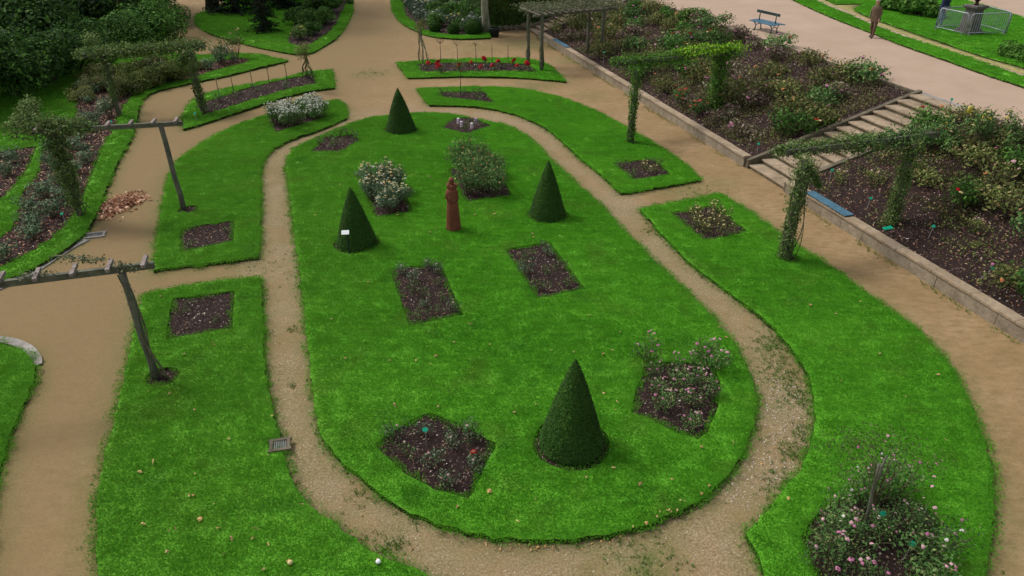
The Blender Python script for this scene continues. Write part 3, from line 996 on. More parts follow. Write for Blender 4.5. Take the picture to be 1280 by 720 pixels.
# denser stones on the right hand bend
scatter('gravel', flat, C_PB, 70, 0.005, 0.015)
gp2 = smooth_outline([(920, 590), (945, 560), (960, 500), (965, 450), (990, 470), (1010, 520), (1000, 570), (965, 610), (935, 640), (905, 625)], 0, seed=3)
bo, flat = sheet('gravel_area', gp2, [LOUT['d']], lambda x, y: gz(x, y) + 0.003, 0.6, None, [M['sand']])
bpy.data.objects.remove(bo)
scatter('gravel', flat, C_PB, 300, 0.006, 0.02)

# ------------------------------------------------------------------ flower beds
BEDINFO = {
    'b1': ('small diamond shaped mulch bed with pale markers near the top of the oval lawn', 0.0),
    'b2': ('small mulch bed at the upper left corner of the oval lawn', 0.0),
    'b3': ('mulch bed under pale rose bushes behind the cone with the white sign', 0.0),
    'b4': ('mulch bed with low grey green roses in front of the terracotta statue', 0.0),
    'b5': ('mulch bed under tall rose bushes right behind the terracotta statue', 0.0),
    'b6': ('mulch bed with sparse roses below the cone right of the statue', 0.0),
    'b7': ('fan shaped mulch bed with green marker left of the nearest cone', 0.0),
    'b8': ('fan shaped mulch bed with pink roses right of the nearest cone', 0.0),
    'a1': ('mulch bed under the mass of white flowers', 0.0),
    'a2': ('rectangular mulch bed with pale leaves just below the leaning pergola post in the middle left', 0.0),
    'l1': ('bare rectangular mulch bed on the lower left lawn', 0.0),
    'c1': ('narrow mulch bed round the little standard rose above the oval', 0.0),
    'c2': ('small mulch bed beside the green vine clad pergola post', 0.0),
    'd1': ('mulch bed with cream roses at the corner of the long curved lawn', 0.0),
    'd2': ('mulch bed under a mass of pink roses in the lower right corner', 0.0),
    'f1': ('long narrow mulch bed with bright red roses in a row', 0.0),
    'g1': ('long narrow mulch bed with bare standard roses left of the centre path', 0.0),
    'big': ('long curving bed littered with brown leaves along the left path', 1.0),
    'far': ('leaf littered bed at the left edge behind a grass strip', 1.0),
    'i1': ('curved bed under leafy shrubs on the far left lawn', 0.0),
    'j1': ('far bed crowded with silvery perennials and box balls', 0.0),
}
for k, poly in BEDS.items():
    lab, litter = BEDINFO[k]
    c = poly.mean(0)
    t = thing('flower_bed', lab, 'flower bed', (c[0], c[1], 0))
    far_ = c[1] > 30
    dcen = None
    o, flat = sheet('soil', poly, [], lambda x, y: 0.07 + 0.03 * noise.noise(Vector((x * 1.7, y * 1.7, 5))) + 0.015 * noise.noise(Vector((x * 9, y * 9, 5))), 0.2 if not far_ else 0.5, -0.03, [M['soil']], parent=t)
    me2 = flat.copy()
    sc = scatter('mulch', flat, C_CH, 300 if not far_ else 120, 0.018 if not far_ else 0.03, 0.045 if not far_ else 0.07, tilt=0.7, parent=t)
    if litter:
        scatter('leaf_litter', me2, C_LI, 85, 0.04, 0.095, tilt=0.6, parent=t)
    elif k in ('a2',):
        scatter('leaf_litter', me2, C_LI, 14, 0.025, 0.05, tilt=0.6, parent=t)

# ------------------------------------------------------------------ banks, walls, stairs, terrace
A = Vector((0.275, -0.9615))
B = Vector((0.9615, 0.275))
O = Vector((3.81, 39.68))
ANG = math.atan2(B.y, B.x)
WT, TT = 0.40, 6.6                 # wall height, terrace edge offset


def ST(s, t, z=0.0):
    q = O + A * s + B * t
    return Vector((q.x, q.y, z))


def st_of(x, y):
    d = Vector((x, y)) - O
    return d.dot(A), d.dot(B)


def bankz(s, t):
    u = min(max((t - 0.3) / (TT - 0.35), 0), 1)
    return WT - 0.06 + u * (TZ - WT + 0.03) + 0.05 * noise.noise(Vector((s * .8, t * .8, 2))) * math.sin(math.pi * u)


def terrain(x, y):
    s, t = st_of(x, y)
    if t > TT: return TZ
    if t > 0.15 and s > -60: return bankz(s, t)
    return 0.0


def bank_at(px_, py_, z0=.8):
    z = z0
    for _ in range(6):
        q_ = P(px_, py_, z)
        s__, t__ = st_of(q_.x, q_.y)
        z = bankz(s__, max(t__, .2)) if t__ > 0 else .05
    return z



# terrace slab
S0, S1 = -75, 70
mb = MB()
q = [ST(S0, TT), ST(S1, TT), ST(S1, 160), ST(S0, 160)]
tn = len(mb.v)
gs, gt = 60, 40
for i in range(gs + 1):
    for j in range(gt + 1):
        s_ = S0 + (S1 - S0) * i / gs
        t_ = TT + (150) * (j / gt) ** 2
        v = ST(s_, t_, TZ + (0.01 * noise.noise(Vector((s_, t_, 0))) if 0 < j < gt else 0))
        mb.v.append(v)
for i in range(gs):
    for j in range(gt):
        a0 = i * (gt + 1) + j
        mb.f.append((a0, a0 + gt + 1, a0 + gt + 2, a0 + 1))
n = len(mb.v)
for s_ in (S0, S1):
    mb.v.append(ST(s_, TT, -0.3))
mb.f.append((0, n, n + 1, gs * (gt + 1)))
te = mb.build('terrace', M['walk'])
tag(te, kind='structure')


def bank(name, s0, s1, label, litter=0):
    t = thing('flower_bed', label, 'flower bed', tuple(ST((s0 + s1) / 2, 0.3, 0)))
    mb_ = MB()
    ns, nt_ = max(2, int((s1 - s0) / 0.4)), 17
    for i in range(ns + 1):
        for j in range(nt_ + 1):
            s_ = s0 + (s1 - s0) * i / ns
            t_ = 0.16 + (TT - 0.17) * j / nt_
            z = bankz(s_, t_) + 0.03 * noise.noise(Vector((s_ * 4, t_ * 4, 9)))
            mb_.v.append(ST(s_, t_, min(z, TZ - 0.01)))
    for i in range(ns):
        for j in range(nt_):
            a0 = i * (nt_ + 1) + j
            mb_.f.append((a0, a0 + nt_ + 1, a0 + nt_ + 2, a0 + 1))
    o_ = mb_.build('soil', M['soil'], t, smooth=True)
    off = base_of(t)
    fl = o_.data.copy()
    fl.transform(Matrix.Translation(off))
    f2 = fl.copy()
    f3 = fl.copy()
    scatter('mulch', fl, C_CH, 230, 0.022, 0.052, tilt=0.7, parent=t)
    scatter('leaf_litter', f3, C_LI, 75, 0.022, 0.055, tilt=0.6, parent=t)
    if litter:
        scatter('fallen_petals', f2, C_PE, litter, 0.018, 0.036, tilt=0.6, parent=t)
    return t


bank('b1', -7.45, 16.35, 'long sloping rose bed between the two stone stairways', 85)
bank('b2', 18.85, 36, 'sloping rose bed right of the near stairway above the retaining wall', 10)


def wall(s0, s1, label):
    t = thing('retaining_wall', label, 'wall', tuple(ST((s0 + s1) / 2, 0, 0)))
    body = MB()
    L = s1 - s0
    n_ = int(L / 0.9)
    rr = random.Random(3)
    for i in range(n_):
        a = s0 + L * i / n_ + 0.004
        b = s0 + L * (i + 1) / n_ - 0.004
        c = ST((a + b) / 2, 0.02 + rr.uniform(-0.006, 0.006), 0.12)
        body.box(c, (0.26, b - a, 0.42), ANG, bev=0.008)
    body.build('wall_blocks', M['stone'], t)
    cop = MB()
    n2_ = int(L / 1.15)
    for i in range(n2_):
        a = s0 + L * i / n2_ + 0.003
        b = s0 + L * (i + 1) / n2_ - 0.003
        c = ST((a + b) / 2, 0.01 + rr.uniform(-0.006, 0.006), WT - 0.035 + rr.uniform(-0.004, 0.004))
        cop.box(c, (0.31, b - a, 0.075), ANG, bev=0.012)
    cop.build('coping', M['step'], t)
    return t


wall(-7.45, 16.35, 'low pale stone retaining wall between the two stairways')
wall(18.85, 36, 'low pale stone retaining wall running to the right edge of the photo')


def stairs(s0, s1, label, n_=14):
    t = thing('stone_stairway', label, 'stairs', tuple(ST((s0 + s1) / 2, 0, 0)))
    run = TT / n_
    rise = TZ / n_
    rr = random.Random(8)
    for i in range(n_):
        b = MB()
        t0 = i * run
        z1 = (i + 1) * rise - (0.004 if i == n_ - 1 else 0)
        w = (s1 - s0) / 3
        for k in range(3):
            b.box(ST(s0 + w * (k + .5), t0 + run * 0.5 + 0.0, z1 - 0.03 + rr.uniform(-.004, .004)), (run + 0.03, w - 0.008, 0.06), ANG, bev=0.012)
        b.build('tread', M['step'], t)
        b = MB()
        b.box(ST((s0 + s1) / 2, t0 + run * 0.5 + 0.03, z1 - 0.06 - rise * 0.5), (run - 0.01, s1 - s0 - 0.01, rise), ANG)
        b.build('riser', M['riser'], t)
    for s_ in (s0 - 0.1, s1 + 0.1):
        k = MB()
        m_ = 22
        v0 = len(k.v)
        for i in range(m_ + 1):
            tt = -0.05 + (TT + 0.12) * i / m_
            z = WT * 0.75 + (TZ - WT * 0.75 + 0.1) * min(max((tt) / TT, 0), 1)
            for ds, zz in ((-0.085, -0.1), (0.085, -0.1), (0.085, z), (-0.085, z)):
                k.v.append(ST(s_ + ds, tt, zz))
        for i in range(m_):
            for a in range(4):
                k.f.append((v0 + i * 4 + a, v0 + i * 4 + (a + 1) % 4, v0 + i * 4 + 4 + (a + 1) % 4, v0 + i * 4 + 4 + a))
        k.f.append((v0, v0 + 3, v0 + 2, v0 + 1))
        k.f.append((v0 + m_ * 4, v0 + m_ * 4 + 1, v0 + m_ * 4 + 2, v0 + m_ * 4 + 3))
        k.build('side_kerb', M['stonedark'], t)
    return t


stairs(16.35 + 0.2, 18.85 - 0.2, 'wide stone stairway climbing the bank between the two rose slopes')
stairs(-9.85, -7.45 - 0.2, 'far stone stairway rising beside the dark hedge behind the pergola')
# kerb along the top of the banks
for s0, s1, lab in ((-7.4, 16.3, 'thin dark stone kerb along the top of the rose slope between the stairways'), (18.9, 36, 'thin dark stone kerb along the top of the right hand rose slope')):
    k = MB()
    n_ = int((s1 - s0) / 1.0)
    for i in range(n_):
        a = s0 + (s1 - s0) * i / n_
        b = s0 + (s1 - s0) * (i + 1) / n_ - 0.01
        k.box(ST((a + b) / 2, TT - 0.02, TZ - 0.06), (0.1, b - a, 0.2), ANG, bev=0.01)
    o = k.build('edging_kerb', M['stonedark'])
    tag(o, lab, 'kerb')
k = MB()
k.box(ST(17.6, TT + 0.12, TZ - 0.05), (0.22, 2.5, 0.12), ANG, bev=0.015)
tag(k.build('top_landing_stone', M['concrete']), 'pale stone sill at the head of the near stairway', 'kerb')

# weeds where the wall meets the path


# ------------------------------------------------------------------ plants
def leaves_mesh(C, size, seed, up=0.5, asp=0.55, out=None, outw=0.5):
    rng = np.random.default_rng(seed)
    V, F = leaf_arrays(C, size, rng, up, asp, out, outw)
    return np_mesh('leaves', V, F)


def blossom_mesh(seed, r=1.0):
    rng = np.random.default_rng(seed)
    n = 16
    th = np.linspace(0, 4 * 2 * math.pi * 0.618, n) + rng.uniform(-.2, .2, n)
    rr = np.linspace(0.15, 0.75, n) * r
    C = np.stack([rr * np.cos(th), rr * np.sin(th), (1 - rr / r) * 0.5 * r], 1)
    out_ = C / np.linalg.norm(C, axis=1)[:, None]
    out_[:, 2] += 0.6
    V, F = leaf_arrays(C, 0.95 * r, rng, 0.3, 0.9, out_, 0.8)
    return np_mesh('blossom', V, F)


BLS = [blossom_mesh(i) for i in range(3)]
BM = {}


def blossom(parent, p, r, colr, label=None):
    k = (colr, random.randrange(3))
    if k not in BM:
        me = BLS[k[1]].copy()
        me.materials.append(M[colr])
        BM[k] = me
    o = link('blossom', BM[k], None, parent)
    o.location = p
    o.scale = (r, r, r * 0.8)
    o.rotation_euler = (random.uniform(-.5, .5), random.uniform(-.5, .5), random.uniform(0, 6))
    if label: o['label'] = label
    return o


def rose_proto(name, label, cat, R_, H, n, size, mat, seed, ncane=9, blooms=(), br=0.035, lob=9, canemat='cane', group=None, spread=0.55, leggy=0.0, shell=0.35):
    rr = random.Random(seed)
    rng = np.random.default_rng(seed)
    t = thing(name, label, cat, (0, 0, 0), 0, group)
    tips = []
    mb = MB()
    for i in range(ncane):
        a = rr.uniform(0, 6.283)
        d = R_ * math.sqrt(rr.uniform(0.02, 1)) * 0.9
        h = H * rr.uniform(0.6, 1.0) * (1 - 0.25 * (d / R_))
        b0 = Vector((math.cos(a) * d * .25, math.sin(a) * d * .25, -0.02))
        m1 = Vector((math.cos(a) * d * .5 + rr.uniform(-.05, .05), math.sin(a) * d * .5, h * .5))
        tp = Vector((math.cos(a) * d, math.sin(a) * d, h))
        w = 0.008 + 0.006 * H
        mb.tube([b0, m1, tp], [w, w * .7, w * .35], 5)
        for kk in range(2):
            tw = m1.lerp(tp, rr.uniform(.1, .7))
            e = tw + Vector((rr.uniform(-.3, .3), rr.uniform(-.3, .3), rr.uniform(.15, .4))) * H * 0.6
            mb.tube([tw, tw.lerp(e, .5) + Vector((0, 0, .02)), e], [w * .5, w * .4, w * .2], 4)
            tips.append(e)
        tips.append(tp)
    mb.build('canes', M[canemat], t)
    lobes = []
    for i in range(lob):
        tp = tips[rr.randrange(len(tips))]
        s_ = rr.uniform(0.6, 1.15) * R_ * spread
        lobes.append((Vector((tp.x * .8, tp.y * .8, max(tp.z * rr.uniform(.6, .95), H * leggy + s_ * .3))), (s_, s_, s_ * rr.uniform(.6, .95) * min(1.3, H / R_))))
    C, d = lobes_cloud(lobes, n, rng, shell)
    C[:, 2] = np.where(C[:, 2] < H * leggy, H * (leggy + rng.uniform(0, 0.6, n)), C[:, 2])
    C[:, 2] = np.maximum(C[:, 2], 0.03)
    me = leaves_mesh(C, size, seed, out=d, outw=0.45)
    link('foliage', me, M[mat], t)
    for (cn, num) in blooms:
        for i in range(num):
            q = rng.integers(0, n)
            for tr in range(14):
                q2 = rng.integers(0, n)
                if C[q2][2] + 0.3 * (C[q2][0] ** 2 + C[q2][1] ** 2) > C[q][2] + 0.3 * (C[q][0] ** 2 + C[q][1] ** 2) and tr < 5:
                    q = q2
            blossom(t, tuple(C[q] + np.array([0, 0, 0.02])), br * rr.uniform(.75, 1.25), cn)
    return t


def rm_tree(o):
    for ch in KIDS.pop(o.name, []):
        rm_tree(ch)
    bpy.data.objects.remove(o)


def place_all(protos, spots, rng_s=(0.85, 1.2), seed=1):
    """spots: (x, y, z, proto index, label, group[, scale]); prototypes are used once, then copied"""
    rr = random.Random(seed)
    used = set()
    for sp in spots:
        x, y, z, k, lab, grp = sp[:6]
        s_ = sp[6] if len(sp) > 6 else rr.uniform(*rng_s)
        o = dup(protos[k], (x, y, z), rr.uniform(0, 6.28), lab, grp, (s_, s_, s_ * rr.uniform(.9, 1.1)))
    for p_ in protos:
        rm_tree(p_)


def in_poly_pts(poly, n, rr, minsep, inset=0.15):
    mn, mx = poly.min(0), poly.max(0)
    got = []
    tries = 0
    while len(got) < n and tries < 6000:
        tries += 1
        q = np.array([[rr.uniform(mn[0], mx[0]), rr.uniform(mn[1], mx[1])]])
        if not pip(q, poly)[0]:
            continue
        if inset and dist_poly(q, poly)[0] < inset:
            continue
        if any((q[0][0] - g[0]) ** 2 + (q[0][1] - g[1]) ** 2 < minsep ** 2 for g in got):
            continue
        got.append((q[0][0], q[0][1]))
    return got


rr = random.Random(21)
# --- clipped yew cones
cone_me = []
for ci in range(2):
    rng = np.random.default_rng(ci + 50)
    mb = MB()
    prof = []
    nz = 22
    for j in range(nz + 1):
        u = j / nz
        r = (1 - u) ** 0.84 * (0.98 if u > 0.05 else 0.92 + u) + 0.004
        prof.append((r, u * 0.985))

    def prad(u):
        return np.interp(u, [p_[1] for p_ in prof], [p_[0] for p_ in prof])
    mb.lathe((0, 0, 0), prof, 40, warp=lambda t, z: 1 + 0.02 * noise.noise(Vector((math.cos(t) * 2, math.sin(t) * 2, z * 4 + ci * 9))))
    n = 30000
    u = 1 - np.sqrt(rng.uniform(0, 1, n))
    th = rng.uniform(0, 6.283, n)
    wv = np.array([1 + 0.035 * noise.noise(Vector((math.cos(a) * 2, math.sin(a) * 2, b * 4 + ci * 9))) + 0.03 * noise.noise(Vector((math.cos(a) * 6, math.sin(a) * 6, b * 14))) for a, b in zip(th, u)])
    r = prad(u) * wv + rng.normal(0.004, 0.014, n)
    C = np.stack([r * np.cos(th), r * np.sin(th), u], 1)
    outv = np.stack([np.cos(th), np.sin(th), np.full(n, 0.55)], 1)
    outv /= np.linalg.norm(outv, axis=1)[:, None]
    cone_me.append((mb, C, outv))
CL = ['clipped yew cone at the far end of the oval lawn, farthest of the four', 'clipped yew cone with a small white sign stuck at its left foot', 'clipped yew cone standing right of the terracotta statue', 'largest looking clipped yew cone, nearest the viewer between two fan shaped beds']
for i, (pxy, r_, h_) in enumerate(CONES):
    c = CONEP[i]
    t = thing('topiary_cone', CL[i], 'topiary', (c.x, c.y, 0.06), 0.9 * i, 'clipped yew cones on the oval lawn')
    mb, C, outv = cone_me[i % 2]
    sc_ = np.array([r_, r_, h_])
    core = MB()
    core.v = [Vector((v.x * r_ * .97, v.y * r_ * .97, v.z * h_ * .985)) for v in mb.v]
    core.f = list(mb.f)
    me = bpy.data.meshes.new('core')
    me.from_pydata([tuple(v) for v in core.v], [], core.f)
    link('inner_growth', me, M['yew'], t)
    link('foliage', leaves_mesh(C * sc_, 0.034, i, up=0.3, asp=0.5, out=outv, outw=0.62), M['yew'], t)

# --- rose bushes
sp = []


def fill(key, n, sep, k_choices, lab, grp, zoff=0.08, scale=(0.8, 1.15), inset=0.15):
    for (x, y) in in_poly_pts(BEDS[key], n, rr, sep, inset):
        sp.append((x, y, zoff, rr.choice(k_choices), lab, grp, rr.uniform(*scale)))


protos = [
    rose_proto('rose_bush', 'x', 'rose bush', 0.34, 0.42, 150, 0.05, 'rosegrey', 1, 7, [('palepink', 1)], 0.03, 6, leggy=.2),          # 0 low sparse grey
    rose_proto('rose_bush', 'x', 'rose bush', 0.28, 0.40, 70, 0.05, 'rose', 2, 6, [], 0.03, 5, leggy=.2),                             # 1 very sparse
    rose_proto('rose_bush', 'x', 'rose bush', 0.48, 0.85, 850, 0.055, 'rosegrey', 3, 11, [('cream', 12), ('white', 6)], 0.038, 10, shell=.2),       # 2 cream flowered
    rose_proto('rose_bush', 'x', 'rose bush', 0.62, 1.3, 1700, 0.058, 'rose', 4, 12, [('orange', 6), ('cream', 3)], 0.034, 12, shell=.2),      # 3 tall
    rose_proto('rose_bush', 'x', 'rose bush', 0.42, 0.62, 330, 0.052, 'rose', 5, 9, [('palepink', 4), ('pink', 3)], 0.038, 8, leggy=.12),   # 4 pink b8
    rose_proto('rose_bush', 'x', 'rose bush', 0.45, 0.80, 1100, 0.05, 'rose', 6, 10, [('white', 85)], 0.033, 10, shell=.3),            # 5 white mass
    rose_proto('rose_bush', 'x', 'rose bush', 0.35, 0.50, 180, 0.05, 'roseolive', 7, 8, [('cream', 5)], 0.034, 6, leggy=.15),           # 6 cream sparse
    rose_proto('rose_bush', 'x', 'rose bush', 0.58, 0.75, 900, 0.055, 'rose', 8, 12, [('pink', 4), ('palepink', 4), ('white', 1)], 0.028, 12, shell=.2),  # 7 d2 pink
    rose_proto('rose_bush', 'x', 'rose bush', 0.42, 0.45, 330, 0.06, 'rosegrey', 9, 8, [], 0.03, 7),     # 8 left bed
    rose_proto('rose_bush', 'x', 'rose bush', 0.22, 0.34, 60, 0.05, 'rose', 10, 5, [('red', 3)], 0.11, 4, leggy=.1),   # 9 red single
]
fill('b1', 5, .3, [1], 'tiny sparse rose in the diamond shaped bed at the top of the oval lawn', 'tiny roses in the diamond bed', scale=(.5, .8))
for fx, fy in ((400, 180), (412, 176), (424, 171), (436, 170), (444, 176), (419, 183)):
    c = P(fx, fy, .08)
    sp.append((c.x, c.y, .08, 1, 'thin sparse rose in the mulch bed at the upper left of the oval lawn', 'thin roses at the upper left of the oval', rr.uniform(.9, 1.3)))
fill('b3', 12, .36, [2], 'pale flowered rose bush in the group behind the cone with the white sign', 'cream flowered roses behind the signed cone', inset=.12)
fill('b5', 9, .5, [3], 'tall leafy rose bush in the group right behind the terracotta statue', 'tall roses behind the statue', inset=.15)
fill('b4', 12, .4, [0, 0, 1], 'low grey green rose in the bed in front of the statue', 'low roses in front of the statue', scale=(.6, .9))
fill('b6', 9, .42, [0, 1, 1], 'low sparse rose in the bed below the cone right of the statue', 'low roses right of the statue', scale=(.6, .95))
fill('b7', 9, .42, [1, 0], 'low sparse rose in the fan shaped bed left of the nearest cone', 'low roses left of the nearest cone', scale=(.65, .95))
for fx, fy in ((598, 572), (585, 545)):
    c = P(fx, fy, .1)
    sp.append((c.x, c.y, .08, 9 if fx == 598 else 0, 'red flowering rose at the right side of the fan bed left of the nearest cone' if fx == 598 else 'low grey green rose near the top of the fan bed left of the nearest cone', 'single roses in the fan bed', .55 if fx == 598 else .9))
fill('b8', 10, .42, [4], 'pink flowered rose in the fan shaped bed right of the nearest cone', 'pink roses right of the nearest cone', scale=(.6, .85))
for fx, fy in ((810, 452), (880, 450), (893, 462)):
    c = P(fx, fy, .08)
    sp.append((c.x, c.y, .08, 4, 'pink flowered rose in the fan shaped bed right of the nearest cone', 'pink roses right of the nearest cone', .95))
fill('a1', 14, .42, [5], 'rose bush thick with small white flowers on the upper left lawn', 'white flowering bushes', inset=.1, scale=(.85, 1.1))
fill('a2', 3, .4, [1], 'nearly bare rose in the rectangular bed by the leaning pergola post', 'nearly bare roses', scale=(.5, .7))
fill('l1', 4, .4, [1], 'nearly bare rose in the mulch bed on the lower left lawn', 'nearly bare roses lower left', scale=(.45, .6))
for fx, fy in ((303, 340), (320, 343), (285, 346), (268, 352), (250, 356)):
    pass
fill('c1', 5, .4, [1], 'thin rose in the narrow bed round the little standard rose', 'thin roses round the standard', scale=(.8, 1.1))
fill('c2', 6, .3, [6, 1], 'cream flowered sparse rose in the bed beside the green pergola post', 'cream roses beside the green post', scale=(.7, 1.0))
fill('d1', 10, .34, [6], 'cream flowered rose in the bed at the corner of the long curved lawn', 'cream roses on the curved lawn', scale=(.7, 1.05))
fill('d2', 18, .44, [7, 7, 4], 'pink flowered rose bush in the mass at the lower right corner', 'pink roses in the lower right corner', scale=(.6, 1.1), inset=.08)
FLs = [(533, 84), (627, 82), (598, 87), (650, 86), (546, 83), (551, 88), (586, 81), (607, 81), (619, 86), (641, 80), (661, 87), (573, 86)]
for i, (fx, fy) in enumerate(FLs):
    c = P(fx, fy, .2)
    sp.append((c.x, c.y, .08, 9, 'bright red flowering rose in the long narrow bed across the path', 'red roses in the narrow bed', rr.uniform(1.0, 1.5)))
fill('g1', 9, .5, [1, 0], 'low rose in the long narrow bed with bare standards', 'low roses in the narrow left bed', scale=(.6, 1.0))
big_near = [g_ for g_ in in_poly_pts(BEDS['big'], 44, rr, .7, .25)]
for (x, y) in big_near:
    sp.append((x, y, .08, 8 if rr.random() < .8 else 2, 'grey green rose bush in the leaf strewn bed along the left path', 'rose bushes in the leaf strewn bed', rr.uniform(.9, 1.5)))
for (x, y) in in_poly_pts(BEDS['far'], 14, rr, .9, .25):
    if x > -26:
        sp.append((x, y, .08, 8, 'grey green rose bush in the bed at the left edge behind the grass strip', 'rose bushes at the left edge', rr.uniform(.9, 1.5)))
place_all(protos, sp, seed=5)

# --- bushes on the sloping banks
sp = []
protos = [
    rose_proto('rose_bush', 'x', 'rose bush', 0.62, 0.62, 620, 0.085, 'rose', 31, 10, [('pink', 2), ('red', 1)], 0.06, 11),
    rose_proto('rose_bush', 'x', 'rose bush', 0.68, 0.55, 520, 0.085, 'roseolive', 32, 10, [('orange', 1), ('pink', 1)], 0.055, 11),
    rose_proto('rose_bush', 'x', 'rose bush', 0.60, 0.42, 380, 0.08, 'rosepurple', 33, 10, [('pink', 2), ('palepink', 2)], 0.05, 9),
    rose_proto('rose_bush', 'x', 'rose bush', 0.60, 0.70, 680, 0.085, 'shrubmid', 34, 10, [('red', 1), ('cream', 1)], 0.055, 12),
    rose_proto('rose_bush', 'x', 'rose bush', 0.5, 0.55, 200, 0.075, 'roseolive', 35, 9, [('palepink', 3)], 0.045, 7),
    rose_proto('rose_bush', 'x', 'rose bush', 0.55, 0.65, 800, 0.06, 'rose', 36, 10, [('coral', 5)], 0.075, 10),
    rose_proto('rose_bush', 'x', 'rose bush', 0.65, 1.15, 700, 0.07, 'rose', 37, 11, [('cream', 4), ('yellow', 1)], 0.06, 9, spread=.4),
]
used_pts = []


def bankspot(s, t, k, lab, grp, sc_=None):
    p_ = ST(s, t)
    dep_ = p_.y * math.cos(PITCH) + (CH - 1.3) * math.sin(PITCH)
    if p_.x / dep_ * FPX > 690 or p_.y < 9:
        return
    sp.append((p_.x, p_.y, bankz(s, t) - 0.02, k, lab, grp, sc_ or rr.uniform(1.2, 1.65)))


LB = {0: ('green leafy rose bush among the others on the slope between the stairways', 'green rose bushes on the middle slope'),
      1: ('olive coloured rose bush on the slope between the stairways', 'olive rose bushes on the middle slope'),
      2: ('low bronze leaved rose on the slope between the stairways', 'bronze roses on the middle slope'),
      3: ('dark dense green bush on the slope between the stairways', 'dense green bushes on the middle slope'),
      4: ('sparse olive rose on the slope between the stairways', 'sparse roses on the middle slope')}
LB2 = {0: ('green leafy rose bush on the slope right of the near stairway', 'green rose bushes on the right slope'),
       1: ('olive coloured rose bush on the slope right of the near stairway', 'olive rose bushes on the right slope'),
       2: ('low bronze leaved rose on the slope right of the near stairway', 'bronze roses on the right slope'),
       3: ('dark dense green bush on the slope right of the near stairway', 'dense green bushes on the right slope'),
       4: ('sparse olive rose on the slope right of the near stairway', 'sparse roses on the right slope')}
s_ = -6.9
while s_ < 16:
    t_ = rr.uniform(.7, 1.1)
    while t_ < 6.4:
        q = noise.noise(Vector((s_ * .35, t_ * .5, 4)))
        lilac = (6 < s_ < 15 and 4.2 < t_ < 6.0)
        if s_ < -1:
            k = rr.choice([1, 4, 2, 1, 2, 0]) if not (s_ < -3 and t_ < 2) else rr.choice([2, 4])
        else:
            k = rr.choice([0, 1, 3, 1, 2]) if q > -0.12 else rr.choice([2, 4, 2, 1])
        if lilac:
            k = rr.choice([4, 2, 1])
        prob = .97 if q > -.2 else .8
        if t_ < 1.3: prob *= .7
        if lilac: prob *= .62
        if 15.0 < s_ and t_ > 4.5: prob = .1
        if rr.random() < prob:
            bankspot(s_ + rr.uniform(-.4, .4), min(t_ + rr.uniform(-.25, .25), 6.3), k, *LB[k])
        t_ += rr.uniform(1.05, 1.4)
    s_ += 1.25
for (bx, by, k) in ((815, 112, 5), (835, 108, 5), (850, 122, 5)):
    q = P(bx, by + 8, 0.9)
    s__, t__ = st_of(q.x, q.y)
    bankspot(s__, max(t__, .8), 5, 'leafy rose with coral red blooms behind the left hand green post', 'coral roses on the middle slope', 1.0)
s_ = 19.4
while s_ < 33:
    t_ = rr.uniform(.5, 1.0)
    while t_ < 6.3:
        low = t_ < 2.6 and s_ < 25.5
        k = rr.choice([4, 2, 4]) if low else rr.choice([0, 1, 1, 3, 4])
        if rr.random() < (.3 if low else .95):
            bankspot(s_ + rr.uniform(-.4, .4), t_ + rr.uniform(-.25, .25), k, *LB2[k], rr.uniform(.65, .9) if low else rr.uniform(1.05, 1.5))
        t_ += rr.uniform(.95, 1.25)
    s_ += 1.15
for (bx, by, sc_) in ((1190, 172, 1.0), (1222, 176, 1.25), (1262, 182, 1.05), (1160, 168, .85)):
    q = P(bx, by, 1.95)
    s__, t__ = st_of(q.x, q.y)
    bankspot(max(s__, 19.3), min(t__, 6.3), 6, 'tall rose with pale yellow blooms at the head of the right slope', 'tall pale yellow roses by the upper walk', sc_)
place_all(protos, sp, seed=9)

# low leafy ground cover creeping over the banks
rg = np.random.default_rng(41)
for (s0_, s1_, thr, nn0) in ((-7.2, 16.1, -.05, 60000), (19, 30, .02, 26000)):
    ss = rg.uniform(s0_, s1_, nn0)
    tt = rg.uniform(.35, 6.45, nn0)
    keep_ = []
    for a_, b_ in zip(ss, tt):
        v_ = noise.noise(Vector((a_ * .55, b_ * .75, 8))) + .5 * noise.noise(Vector((a_ * 2.2, b_ * 2.2, 3)))
        lil_ = (6 < a_ < 15 and 4.0 < b_ < 6.1)
        grassy = (12.5 < a_ < 16.1 and 2.6 < b_ < 5.2 and a_ > 14.6)
        if s0_ > 0 and b_ < 2.6: v_ -= .3
        keep_.append(v_ > (thr + (.25 if lil_ else 0)) or grassy)
    keep_ = np.array(keep_)
    ss, tt = ss[keep_], tt[keep_]
    C = np.array([tuple(ST(a_, b_, bankz(a_, b_))) for a_, b_ in zip(ss, tt)])
    C[:, 2] += rg.uniform(.02, .2, len(C)) * rg.uniform(.3, 1, len(C))
    o = link('ground_cover', leaves_mesh(C, .065, 3, up=.7), M['roseolive' if s0_ < 0 else 'hedgeolive'])
    o['kind'] = 'stuff'
    cl = []
    for _ in range(260 if s0_ < 0 else 190):
        a_, b_ = rg.uniform(s0_, s1_), rg.uniform(.4, 6.4)
        m_ = int(rg.uniform(12, 60))
        rr0 = rg.uniform(.08, .28)
        q_ = np.stack([a_ + rg.normal(0, rr0, m_), np.clip(b_ + rg.normal(0, rr0, m_), .25, 6.5)], 1)
        for a2, b2 in q_:
            if a2 > s1_ + .3 or a2 < s0_ - .2: continue
            p2 = ST(a2, b2, bankz(a2, b2) + rg.uniform(.02, .22))
            cl.append(tuple(p2))
    o = link('undergrowth', leaves_mesh(np.array(cl), .07, 13, up=.5), M['rosepurple' if s0_ < 0 else 'roseolive'])
    o['kind'] = 'stuff'

